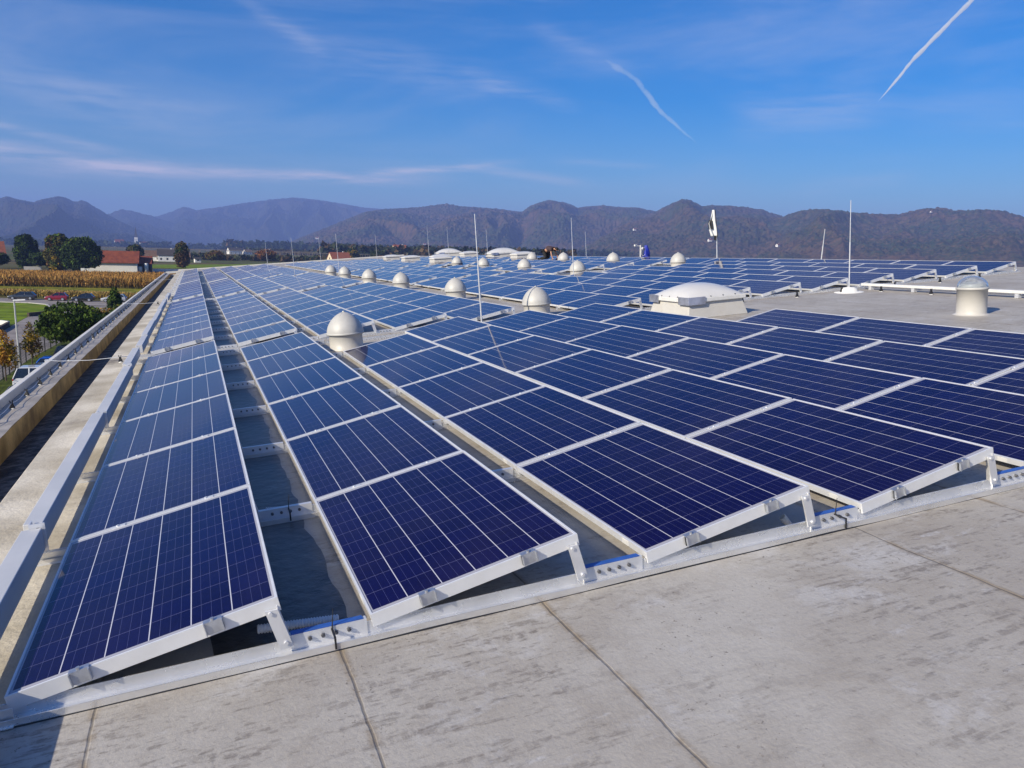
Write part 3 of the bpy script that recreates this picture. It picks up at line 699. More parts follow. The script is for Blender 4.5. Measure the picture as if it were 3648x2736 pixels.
t = thing('camera_mast', 'white mast with two small cameras and a looping cable on the skyline', 'camera mast', roofm(19.3, 28.2, ZR))
mb = MB(); mb.tube((0, 0, 0), (0.03, 0, .74), .028, .026, 8); mb.tube((.02, 0, .70), (-.16, .03, .72), .012, n=6); mb.tube((.02, 0, .56), (.14, -.05, .58), .012, n=6); mb.build('mast', WHITE_P, t)
for x, y, z in ((-.19, .03, .74), (.14, -.05, .60)):
    mb = MB(); mb.tube((x - .07, y - .04, z), (x + .06, y + .03, z), .035, .035, 10); mb.tube((x - .085, y - .045, z + .005), (x - .06, y - .035, z + .005), .042, n=10); mb.box(x - .02, x + .02, y - .02, y + .02, z - .06, z - .03); mb.build('camera', WHITE_P, t)
mb = MB(); mb.path([(.13 + .1 * sin(a), -.05, .42 + .15 * cos(a)) for a in np.linspace(0, 2 * pi, 14)], .009, 5); mb.build('cable', WHITE_P, t)

t = thing('wrapped_post', 'post wrapped in a bright blue cover beside the camera mast', 'post', roofm(19.62, 28.2, ZR))
mb = MB(); mb.tube((0.02, 0, 0), (0.02, 0, .55), .03, n=8); mb.build('post', WHITE_P, t)
N, K = 16, 20; co = []
for i in range(N + 1):
    z = .12 + .60 * i / N
    for j in range(K):
        a = 2 * pi * j / K; r = (.15 - .10 * (i / N) ** 1.6) * (1 + .22 * sin(3 * a + z * 7) + .12 * sin(7 * a)); r *= 1 if z > .2 else (.85 if sin(2 * a) > 0 else 1.05)
        co.append((r * cos(a), r * sin(a), z))
idx = np.arange((N + 1) * K).reshape(N + 1, K); fs = np.stack([idx[:-1], np.roll(idx[:-1], -1, 1), np.roll(idx[1:], -1, 1), idx[1:]], -1).reshape(-1, 4)
link('cover', np_mesh('cover', np.array(co), fs, simple('blue_cover', (.012, .025, .30), .5, 0, .25, 9), True), t)

# ------------------------------------------------------------------ worker kneeling on all fours, facing right
SKINM = simple('skin', (.42, .23, .15), .55, 0, .06, 12); SHIRT = simple('shirt_cloth', (.055, .032, .036), .85, 0, .15, 9); TROUS = simple('trouser_cloth', (.016, .016, .018), .85, 0, .2, 9); HAIR = simple('hair', (.010, .008, .007), .6, 0, .2, 40)
def skin(name, joints, edges, root, mat, parent, sub=2):
    me = bpy.data.meshes.new(name); me.from_pydata([j[0] for j in joints], edges, []); o = link(name, me, parent)
    sm = o.modifiers.new('skin', 'SKIN'); sm.use_smooth_shade = True
    me.skin_vertices if False else None
    for i, j in enumerate(joints):
        v = me.skin_vertices[0].data[i] if me.skin_vertices else None
    return o, me
def skinned(name, joints, edges, root, mat, parent):
    me = bpy.data.meshes.new(name); me.from_pydata([j[0] for j in joints], edges, []); o = link(name, me, parent)
    md = o.modifiers.new('skin', 'SKIN'); md.use_smooth_shade = True
    lay = me.skin_vertices[0] if len(me.skin_vertices) else None
    if lay is None:
        bm = bmesh.new(); bm.from_mesh(me); bm.verts.layers.skin.verify(); bm.to_mesh(me); bm.free(); lay = me.skin_vertices[0]
    for i, j in enumerate(joints):
        r = j[1] if isinstance(j[1], tuple) else (j[1], j[1]); lay.data[i].radius = r; lay.data[i].use_root = i == root
    sb = o.modifiers.new('sub', 'SUBSURF'); sb.levels = 1; sb.render_levels = 1
    me.materials.append(mat); return o
p = thing('person', 'person in dark shirt and black trousers kneeling on all fours on a panel', 'person', RF @ Matrix.Translation((17.7, 34.9, .06)) @ Matrix.Rotation(radians(-58), 4, 'Z') @ Matrix.Scale(.95, 4))
J = [((0, 0, .50), (.13, .15)), ((.20, 0, .55), (.12, .15)), ((.42, 0, .57), (.12, .17)), ((.52, 0, .56), .06), ((.60, 0, .55), .055), ((.68, 0, .54), (.085, .075)), ((.74, 0, .46), (.07, .06)),
     ((.45, -.19, .54), .062), ((.49, -.22, .30), .045), ((.56, -.22, .06), .032), ((.62, -.22, .03), (.022, .04)),
     ((.45, .19, .54), .062), ((.52, .22, .30), .045), ((.62, .22, .06), .032), ((.68, .22, .03), (.022, .04)),
     ((-.04, -.11, .42), .095), ((.06, -.13, .10), .07), ((-.16, -.13, .08), .055), ((-.34, -.13, .06), .042), ((-.38, -.13, .02), .04),
     ((-.04, .11, .42), .095), ((.10, .13, .10), .07), ((-.12, .13, .08), .055), ((-.30, .13, .06), .042), ((-.34, .13, .02), .04)]
E_ = [(0, 1), (1, 2), (2, 3), (3, 4), (4, 5), (5, 6), (2, 7), (7, 8), (8, 9), (9, 10), (2, 11), (11, 12), (12, 13), (13, 14), (0, 15), (15, 16), (16, 17), (17, 18), (18, 19), (0, 20), (20, 21), (21, 22), (22, 23), (23, 24)]
nb = len(J)
for hy, hx in ((-.22, .62), (.22, .68)):          # four fingers and a thumb on each palm
    hb = 10 if hy < 0 else 14
    for q, (oy, ln) in enumerate(((-.03, .075), (-.01, .085), (.012, .08), (.032, .062))):
        J += [((hx + .045, hy + oy, .026), .010), ((hx + .045 + ln, hy + oy * 1.25, .012), .008)]; k = len(J); E_ += [(hb, k - 2), (k - 2, k - 1)]
    sg = 1 if hy < 0 else -1
    J += [((hx + .01, hy + sg * .055, .022), .011), ((hx + .05, hy + sg * .085, .012), .008)]; k = len(J); E_ += [(hb, k - 2), (k - 2, k - 1)]
skinned('body', J, E_, 0, SKINM, p)
JS = [((.02, 0, .51), (.185, .20)), ((.20, 0, .56), (.18, .205)), ((.42, 0, .58), (.18, .23)), ((.50, 0, .57), .10), ((.45, -.20, .545), .10), ((.475, -.215, .40), .085), ((.45, .20, .545), .10), ((.49, .215, .40), .085)]
skinned('shirt', JS, [(0, 1), (1, 2), (2, 3), (2, 4), (4, 5), (2, 6), (6, 7)], 0, SHIRT, p)
JT = [((.04, 0, .50), (.175, .19)), ((-.04, -.11, .42), .14), ((.06, -.13, .11), .105), ((-.16, -.13, .09), .09), ((-.32, -.13, .07), .075), ((-.04, .11, .42), .14), ((.10, .13, .11), .105), ((-.12, .13, .09), .09), ((-.28, .13, .07), .075)]
skinned('trousers', JT, [(0, 1), (1, 2), (2, 3), (3, 4), (0, 5), (5, 6), (6, 7), (7, 8)], 0, TROUS, p)
for y in (-.13, .13):
    mb = MB(); mb.ellip((-.40 + (0 if y < 0 else .04), y, .045), (.085, .05, .06)); mb.build('shoe', BLACK, p)
mb = MB(); mb.ellip((.70, 0, .565), (.10, .088, .085)); mb.build('hair', HAIR, p)
for y in (-.032, .032):
    mb = MB(); mb.ellip((.785, y, .475), (.010, .012, .010), 8, 6); mb.build('eye', BLACK, p)
mb = MB(); mb.ellip((.80, 0, .455), (.018, .016, .022), 8, 6); mb.build('nose', SKINM, p)
for y in (-.083, .083):
    mb = MB(); mb.ellip((.69, y, .51), (.02, .012, .03), 8, 6); mb.build('ear', SKINM, p)
# ------------------------------------------------------------------ land around the building
def sheet(name, poly, z, mat, sub=None):
    mb = MB(); mb.add([(x, y, ZG + z) for x, y in poly], [tuple(range(len(poly)))]); o = mb.build(name, mat)
    if o.data.polygons[0].normal.z < 0: o.data.flip_normals()
    return tag(o, None, None, None, 'structure')
m, T, b = material('farmland'); LAND = m; co = T.n('ShaderNodeNewGeometry').outputs['Position']
vo = T.n('ShaderNodeTexVoronoi'); T.put(vo.inputs['Vector'], T.scalev(co, (1 / 260, 1 / 90, 0))); vo.inputs['Scale'].default_value = 1
sp = T.n('ShaderNodeSeparateColor'); T.link(vo.outputs['Color'], sp.inputs[0])
c_ = T.ramp(sp.outputs[0], (0, (.050, .075, .014)), (.3, (.105, .075, .032)), (.55, (.075, .095, .02)), (.75, (.14, .10, .05)), (1, (.06, .085, .015)))
c_ = T.mix(T.math('MULTIPLY', T.noise(co, .08, 5), .5), c_, rgb(.06, .06, .025))
T.put(b.inputs['Base Color'], c_); b.inputs['Roughness'].default_value = .9; b.inputs['Specular IOR Level'].default_value = .1
GRASS = simple('grass', (.10, .155, .006), .9, 0, .3, .35, c2=(.135, .19, .010), spec=.1, world=True, dirt=(.15, .155, .02), dirts=(.5, .75), bump=.5, bscale=8)
GRASS2 = simple('rough_grass', (.135, .15, .010), .9, 0, .3, .5, c2=(.19, .175, .018), spec=.1, world=True, dirt=(.06, .075, .02), dirts=(.5, .7))
ASPH = simple('asphalt', (.225, .20, .19), .85, 0, .1, .5, c2=(.26, .235, .225), spec=.2, world=True, dirt=(.17, .155, .145), dirts=(.5, .7))
GRASS3 = simple('verge_grass', (.055, .075, .012), .9, 0, .3, .8, c2=(.08, .10, .018), spec=.1, world=True, bump=.5, bscale=8)
KERB = simple('kerb_concrete', (.40, .38, .35), .8, 0, .08, 1.0, world=True)
sheet('ground', [(-11500, -11500), (11500, -11500), (11500, 11500), (-11500, 11500)], 0, LAND)
sheet('far_meadow', [(-60, 395), (10, 395), (120, 420), (190, 520), (60, 560), (0, 480), (-45, 440)], .05, GRASS)
sheet('corn_margin', [(-140, 205), (10, 168), (10, 290), (-20, 330), (-140, 345)], .02, GRASS2)
sheet('road', [(-120, 214), (-80, 194.2), (-33, 170.4), (-13.4, 160.5), (12, 147), (12, 137), (-8, 147), (-21.6, 153), (-30.9, 158.9), (-80, 184.5), (-120, 204)], .03, ASPH)
sheet('lawn', [(-120, 203.5), (-80, 184), (-31, 158.6), (-26, 156.2), (-22.8, 152), (-21.0, 143), (-20.4, 134.3), (-21.5, 127.6), (-21.1, 115.7), (-20.7, 105.5), (-20.4, 92), (-24, 40), (-120, 40)], .012, GRASS)
sheet('driveway', [(-22.6, 153.2), (-8, 146), (-10.2, 121), (-12.6, 100), (-12.9, 84), (-13.0, 69), (-12.4, 56), (-12, 30), (-24.5, 30), (-20.3, 92), (-20.6, 105.5), (-21.0, 115.7), (-21.4, 127.6), (-20.3, 134.3), (-20.9, 143)], .02, ASPH)
sheet('verge', [(-13.3, 50), (-13.5, 80), (-12.9, 92), (-11.0, 130), (0, 130), (0, 100), (-9.6, 96), (-10.8, 75), (-10.5, 50)], .03, GRASS3)
sheet('car_park', [(-11.5, 20), (-11.7, 70), (-10.9, 80), (-9.7, 96), (-1, 98), (-1, 20)], .035, ASPH)
def strip_wall(name, pts, w, h, mat, lab, cat, kind=None, z=0):
    mb = MB()
    for (x0, y0), (x1, y1) in zip(pts[:-1], pts[1:]):
        d = Vector((x1 - x0, y1 - y0)).normalized(); nx, ny = -d.y * w / 2, d.x * w / 2
        bq = [(x0 - nx, y0 - ny), (x1 - nx, y1 - ny), (x1 + nx, y1 + ny), (x0 + nx, y0 + ny)]
        mb.hexa([(x, y, ZG + z) for x, y in bq], [(x, y, ZG + z + h) for x, y in bq])
    return tag(mb.build(name, mat), lab, cat, None, kind)
strip_wall('kerb', [(-120, 203.8), (-80, 184.3), (-31, 158.8), (-26, 156.4), (-22.8, 152.5), (-21, 144)], .35, .13, KERB, None, None, 'structure')
BRN = simple('brown_edging', (.07, .05, .035), .9, 0, .2, 1, world=True)
strip_wall('low_wall', [(-21.4, 127.4), (-20.9, 128.6), (-20.0, 130.5), (-19.6, 133.5), (-19.4, 138)], .3, .55, BRN, 'curved dark low wall at the corner of the lawn beside the round tree', 'wall')
strip_wall('low_wall', [(-20.7, 99), (-20.9, 106), (-21.2, 113)], .3, .55, BRN, 'dark low wall along the driveway at the left edge of the photo', 'wall')
tag(strip_wall('pipe', [(-21.2, 113.3), (-22.4, 115)], .25, .6, WHITE_P, 'short white pipe at the end of the dark low wall on the lawn', 'pipe'), None, None)

# corn: standing dry maize, rows of leaf blades and tassels
def corn(name, poly_fn, nx, ny, h, seed, cols):
    r = np.random.default_rng(seed); P = []
    for i in range(nx):
        for j in range(ny): P.append(poly_fn((i + r.random()) / nx, (j + .15 * r.random()) / max(ny - 1, 1)))
    P = np.array(P); n = len(P); co, mi = [], []
    def blades(base, hh, w, lean, tint):
        a = r.random(n) * 2 * pi; l = (r.random(n) - .5) * lean; dx, dy = np.cos(a), np.sin(a)
        top = base + np.c_[dx * l, dy * l, hh]; wv_ = np.c_[-dy * w, dx * w, np.zeros(n)]
        co.append(np.stack([base - wv_ * .5, base + wv_ * .5, top + wv_ * .2, top - wv_ * .2], 1).reshape(-1, 3)); mi.append(np.full(n, tint))
    z0 = np.c_[P, np.full(n, ZG + .02)]; hs_ = h * (.86 + .2 * r.random(n))
    blades(z0, hs_, .10, .4, 2)
    for k in range(4):
        b0 = z0 + np.c_[(r.random((n, 2)) - .5) * .3, hs_ * (.18 + .2 * k * .8 + .1 * r.random(n))]
        blades(b0, hs_ * (.20 + .14 * r.random(n)), .16 + .08 * r.random(), 1.1, k % 2)
    blades(z0 + np.c_[np.zeros((n, 2)), hs_ * .93], hs_ * .17, .13, .4, 3)
    co = np.concatenate(co); f = np.arange(len(co)).reshape(-1, 4)
    o = link(name, np_mesh(name, co, f, cols, False, np.concatenate(mi)))
    return tag(o, None, None, None, 'stuff')
def leafm(name, c, var=.35, sc=.6, tr=.25):
    m, T, b = material(name); co = T.n('ShaderNodeNewGeometry')
    f = T.noise(co.outputs['Position'], sc, 4); rnd = co.outputs['Random Per Island']
    col = T.mix(T.step(f, .3, .7), rgb(*[x * (1 - var) for x in c]), rgb(*[min(1, x * (1 + var)) for x in c]))
    col = T.mix(T.math('MULTIPLY', rnd, .6), col, rgb(c[0] * .55, c[1] * .6, c[2] * .5))
    T.put(b.inputs['Base Color'], col); b.inputs['Roughness'].default_value = .75; b.inputs['Specular IOR Level'].default_value = .15
    return m
CC = [leafm('corn_leaf', (.30, .145, .03)), leafm('corn_leaf_pale', (.42, .24, .07)), leafm('corn_stalk', (.17, .125, .04)), leafm('corn_tassel', (.42, .21, .05))]
CC2 = [leafm('corn_leaf_dry', (.40, .25, .055)), leafm('corn_leaf_yellow', (.48, .33, .09)), leafm('corn_stalk_green', (.15, .14, .04)), leafm('corn_tassel_dry', (.36, .23, .08))]
corn('corn_field', lambda u_, v_: (-70 + 76 * u_, 223 - 20 * u_ + v_ * (36 + 14 * u_)), 260, 46, 2.5, 3, CC)
corn('corn_strip', lambda u_, v_: (-70 + 62 * u_, 194.8 - 32 * u_ + v_ * 4.5), 420, 6, 1.25, 4, CC2)

# ------------------------------------------------------------------ trees
BARK = simple('bark', (.075, .055, .04), .9, 0, .3, 3)
def leaves(name, lobes, n, size, mats, parent, seed, shell=.55, mi_p=None, flat=0.0):
    """many small leaf clumps spread through ellipsoid lobes (x, y, z, rx, ry, rz)"""
    r = np.random.default_rng(seed); L = np.array(lobes); w = (L[:, 3] * L[:, 4] * L[:, 5]) ** .75; k = r.choice(len(L), n, p=w / w.sum())
    d = r.normal(size=(n, 3)); d /= np.linalg.norm(d, axis=1)[:, None]; rad = shell + (1 - shell) * r.random(n) ** .6
    rad *= .70 + .6 * fbm(d[:, 0] * 3 + 10 + k, d[:, 1] * 3 + d[:, 2] * 3 + 20, 3, seed)
    c = L[k, :3] + d * L[k, 3:] * rad[:, None]
    nrm = r.normal(size=(n, 3)) + d * .7; nrm /= np.linalg.norm(nrm, axis=1)[:, None]
    t = np.cross(nrm, r.normal(size=(n, 3))); t /= np.linalg.norm(t, axis=1)[:, None]; bt = np.cross(nrm, t)
    s_ = size * (.55 + .9 * r.random(n))[:, None]
    co = np.stack([c - t * s_, c + bt * s_ * .55, c + t * s_, c - bt * s_ * .55], 1).reshape(-1, 3)
    mi = r.choice(len(mats), n, p=mi_p) if len(mats) > 1 else np.zeros(n, int)
    # clump the tones
    if len(mats) > 1:
        f = fbm(c[:, 0] / (size * 5) + 5, c[:, 2] / (size * 5) + c[:, 1] / (size * 7), 2, seed + 5); cum = np.cumsum(mi_p if mi_p is not None else np.full(len(mats), 1 / len(mats)))
        q = np.clip((f - .5) * 1.8 + .5 + (r.random(n) - .5) * .35, 0, .9999); mi = np.searchsorted(cum, q).clip(0, len(mats) - 1)
    return link(name, np_mesh(name, co, np.arange(n * 4).reshape(-1, 4), mats, False, mi), parent)
def trunk(parent, h, r, lean=(0, 0), limbs=(), name='trunk', seed=1):
    mb = MB(); rr = random.Random(seed); p0 = Vector((0, 0, -.05)); n = 5; pts = [p0]
    for i in range(n): pts.append(Vector((lean[0] * (i + 1) / n + rr.uniform(-.1, .1) * r * 3, lean[1] * (i + 1) / n + rr.uniform(-.1, .1) * r * 3, h * (i + 1) / n)))
    for i in range(n): mb.tube(pts[i], pts[i + 1], r * (1.15 - .75 * i / n), r * (1.15 - .75 * (i + 1) / n), 8, False)
    for i in range(6):
        a = rr.uniform(0, 6.28); b0 = pts[2 + i % 4]; ln = h * rr.uniform(.35, .6)
        mb.tube(b0, b0 + Vector((cos(a) * ln * .7, sin(a) * ln * .7, ln * .75)), r * .4, r * .1, 6, False)
    return mb.build(name, BARK, parent)
G_DK = leafm('leaf_dark', (.022, .042, .006)); G_MD = leafm('leaf_green', (.055, .095, .010)); G_OL = leafm('leaf_olive', (.095, .085, .016)); G_YL = leafm('leaf_yellow', (.38, .24, .018)); G_LT = leafm('leaf_light', (.085, .12, .014))
G_OR = leafm('leaf_orange', (.36, .17, .022)); G_BR = leafm('leaf_brown', (.12, .065, .022)); G_RD = leafm('leaf_rust', (.20, .075, .018))
def tree(name, lab, cat, x, y, h, w, lobes, n, size, mats, p, seed, tr=.25, th=.5, group=None, shell=.5):
    t = thing(name, lab, cat, gm(x, y), group)
    L = [(a * w, b_ * w, c * h, d * w, e * w, f * h) for a, b_, c, d, e, f in lobes]
    leaves('crown', L, n, size, mats, t, seed, shell, p)
    if tr: trunk(t, h * th, tr, seed=seed)
    return t
OAKL = [(-.1, 0, .26, .36, .34, .2), (.24, 0, .3, .22, .24, .16), (0, 0, .6, .42, .4, .36), (-.2, 0, .45, .3, .3, .26), (.22, -.05, .42, .28, .3, .26), (.1, 0, .78, .26, .26, .2), (-.16, .05, .76, .24, .24, .2), (.3, 0, .58, .2, .25, .2), (-.34, 0, .6, .16, .2, .18)]
TALL = [(-.05, 0, .2, .3, .26, .2), (.2, 0, .24, .24, .24, .18), (0, 0, .62, .36, .34, .36), (-.15, 0, .42, .3, .28, .24), (.17, 0, .46, .28, .28, .26), (.08, 0, .84, .2, .2, .15), (-.18, 0, .76, .2, .2, .18), (.3, 0, .68, .14, .2, .16)]
GLOBE = [(0, 0, .62, .48, .48, .36), (-.12, -.1, .5, .38, .4, .27), (.15, 0, .52, .36, .38, .28)]
tree('round_tree', 'large round-headed green tree between the driveway and the parapet', 'tree', -10.55, 84.0, 4.95, 5.7, GLOBE, 9000, .16, [G_DK, G_MD, G_LT], [.38, .42, .2], 11, .16, .5, shell=.6)
tree('bush', 'dark dense bush directly right of the large round-headed tree', 'bush', -7.9, 89.0, 3.6, 3.6, GLOBE, 3500, .15, [G_DK, G_MD], [.7, .3], 12, 0)
tree('bush', 'yellow-green clipped bush right of the round tree, against the coping', 'bush', -6.6, 99.0, 3.9, 4.4, GLOBE, 5000, .14, [G_MD, G_LT, G_OL], [.3, .4, .3], 13, 0)
tree('small_tree', 'small dark pointed tree in front of the parked silver car', 'tree', -9.3, 116, 4.6, 2.0, [(0, 0, .5, .5, .5, .4), (0, 0, .8, .3, .3, .25)], 2400, .14, [G_DK, G_MD], [.5, .5], 14, .07)
tree('bush', 'rusty orange bush behind the round tree by the road', 'bush', -9.8, 108, 2.7, 3.2, GLOBE, 2200, .14, [G_OR, G_OL, G_BR], [.35, .4, .25], 15, 0)
tree('bush', 'olive bush behind the round tree at the road edge', 'bush', -11.4, 108, 2.7, 2.6, GLOBE, 1600, .14, [G_OL, G_MD], [.6, .4], 18, 0)
tree('bush', 'yellow flowering bush at the foot of the round tree', 'bush', -10.0, 81.5, 1.15, 2.6, GLOBE, 2600, .08, [G_YL, G_OL], [.65, .35], 16, 0)
tree('bush', 'low light green bush below the round tree near the fence', 'bush', -9.1, 84.5, 1.9, 2.4, GLOBE, 1500, .12, [G_LT, G_MD], [.6, .4], 17, 0)
AUT = [(0, 0, .62, .34, .34, .3), (-.1, 0, .5, .3, .3, .2), (.14, 0, .42, .34, .34, .18), (0, 0, .86, .17, .17, .16), (.2, 0, .66, .2, .2, .16)]
tree('young_tree', 'young orange autumn tree at the left edge of the photo', 'tree', -12.9, 66.8, 4.0, 2.2, AUT, 1500, .10, [G_OR, G_YL, G_OL], [.42, .28, .3], 21, .05, .75, shell=.25)
tree('young_tree', 'young yellow-brown autumn tree right of the street lamp', 'tree', -12.35, 74.2, 3.9, 1.9, AUT, 1100, .10, [G_YL, G_OL, G_BR], [.4, .4, .2], 22, .05, .75, shell=.25)
tree('broadleaf_tree', 'big dark green tree, leftmost of three behind the corn field', 'tree', -61.0, 366, 13.4, 10.2, TALL, 9000, .42, [G_DK, G_MD], [.6, .4], 31, .3, .4)
tree('broadleaf_tree', 'big olive brown tree in the middle of three behind the corn', 'tree', -45.0, 332, 13.8, 11.5, TALL, 9000, .42, [G_OL, G_MD, G_BR], [.5, .3, .2], 32, .35, .5)
tree('broadleaf_tree', 'broad dark tree right in front of the red-roofed barn', 'tree', -35.6, 315, 12.9, 13.2, OAKL, 11000, .40, [G_DK, G_MD, G_OL], [.55, .35, .1], 33, .5, .45)
tree('ivy_tree', 'yellow-green ivy-covered small tree below the olive tree', 'tree', -44.6, 322, 6.3, 4.2, [(0, 0, .55, .36, .36, .42), (-.1, 0, .3, .4, .4, .28)], 2600, .3, [G_YL, G_OL, G_LT], [.3, .4, .3], 34, .25)
tree('bush', 'dark bush at the left edge behind the corn field', 'bush', -68.5, 355, 6.5, 7.5, GLOBE, 3000, .4, [G_DK, G_OL], [.7, .3], 35, 0)
tree('bush', 'dark shaded bush between the two left big trees', 'bush', -52.5, 345, 6.8, 9, GLOBE, 3500, .4, [G_DK, G_MD], [.8, .2], 36, 0)
tree('field_tree', 'olive tree behind the right end of the barn', 'tree', -31.0, 520, 10.5, 10, OAKL, 3000, .6, [G_OL, G_DK], [.6, .4], 37, .3)
tree('field_tree', 'brown autumn tree above the far end of the parapet', 'tree', -4.2, 403, 12.2, 7.5, TALL, 3600, .45, [G_BR, G_OL, G_DK], [.4, .4, .2], 38, .25)
tree('bush', 'brown green bush behind the far left panel rows', 'bush', 13.5, 530, 8.0, 12, GLOBE, 3000, .5, [G_BR, G_OL], [.5, .5], 39, 0)
tree('bush', 'rusty bush behind the far panels right of the green field', 'bush', 51, 620, 9, 15, GLOBE, 2500, .6, [G_RD, G_BR], [.6, .4], 40, 0)
tree('bush', 'dark green bush with yellow part beyond the far panels', 'bush', 118, 640, 12, 12, GLOBE, 2500, .6, [G_DK, G_YL], [.7, .3], 41, 0)
tree('bush', 'dark round bush beside the orange roof beyond the far panels', 'bush', 143, 660, 11, 13, GLOBE, 2500, .6, [G_DK, G_OL], [.7, .3], 42, 0)

# ------------------------------------------------------------------ fence, lamp
def at_line(pts, s):
    L = [0]; 
    for a, c in zip(pts[:-1], pts[1:]): L.append(L[-1] + math.dist(a, c))
    s = min(max(s, 0), L[-1])
    for i in range(len(pts) - 1):
        if s <= L[i + 1]: q = (s - L[i]) / (L[i + 1] - L[i]); return (pts[i][0] + (pts[i + 1][0] - pts[i][0]) * q, pts[i][1] + (pts[i + 1][1] - pts[i][1]) * q)
    return pts[-1]
FL_ = [(-12.2, 50), (-13.2, 66), (-13.35, 78), (-12.7, 91), (-11.4, 108)]
fe = thing('fence', 'dark wire mesh fence on posts between driveway and car park', 'fence', gm(0, 0))
FEN = simple('fence_paint', (.02, .022, .022), .5, .3, .1, 5)
for i in range(24):
    x, y = at_line(FL_, i * 2.5); mb = MB(); mb.box(x - .04, x + .04, y - .04, y + .04, 0, 2.05); mb.build('post', FEN, fe)
mb = MB()
for i in range(23):
    (x0, y0), (x1, y1) = at_line(FL_, i * 2.5), at_line(FL_, i * 2.5 + 2.5)
    for k in range(9): mb.tube((x0, y0, .1 + k * .235), (x1, y1, .1 + k * .235), .022 if k == 8 else .010, n=4, cap=False)
    for k in range(14):
        q = k / 14; mb.tube((x0 + (x1 - x0) * q, y0 + (y1 - y0) * q, .05), (x0 + (x1 - x0) * q, y0 + (y1 - y0) * q, 2.0), .006, n=4, cap=False)
mb.build('wire_mesh', FEN, fe)
t = thing('street_lamp', 'grey street lamp with flat head above the car park fence', 'street lamp', gm(-13.1, 73.3))
mb = MB(); mb.tube((0, 0, 0), (-.08, 0, 5.75), .085, .06, 10); mb.build('pole', simple('lamp_grey', (.42, .43, .43), .5, .3, .05, 2), t)
mb = MB(); mb.hexa([(-.15, -.1, 5.72), (.75, -.13, 5.78), (.75, .13, 5.78), (-.15, .1, 5.72)], [(-.15, -.08, 5.82), (.72, -.1, 5.86), (.72, .1, 5.86), (-.15, .08, 5.82)]); mb.build('lamp_head', WHITE_P, t)
t = thing('street_lamp', 'short pale post beside the parapet right of the round tree', 'post', gm(-9.2, 89)); mb = MB(); mb.tube((0, 0, 0), (0, 0, 3.3), .06, n=8); mb.build('pole', ALU, t)

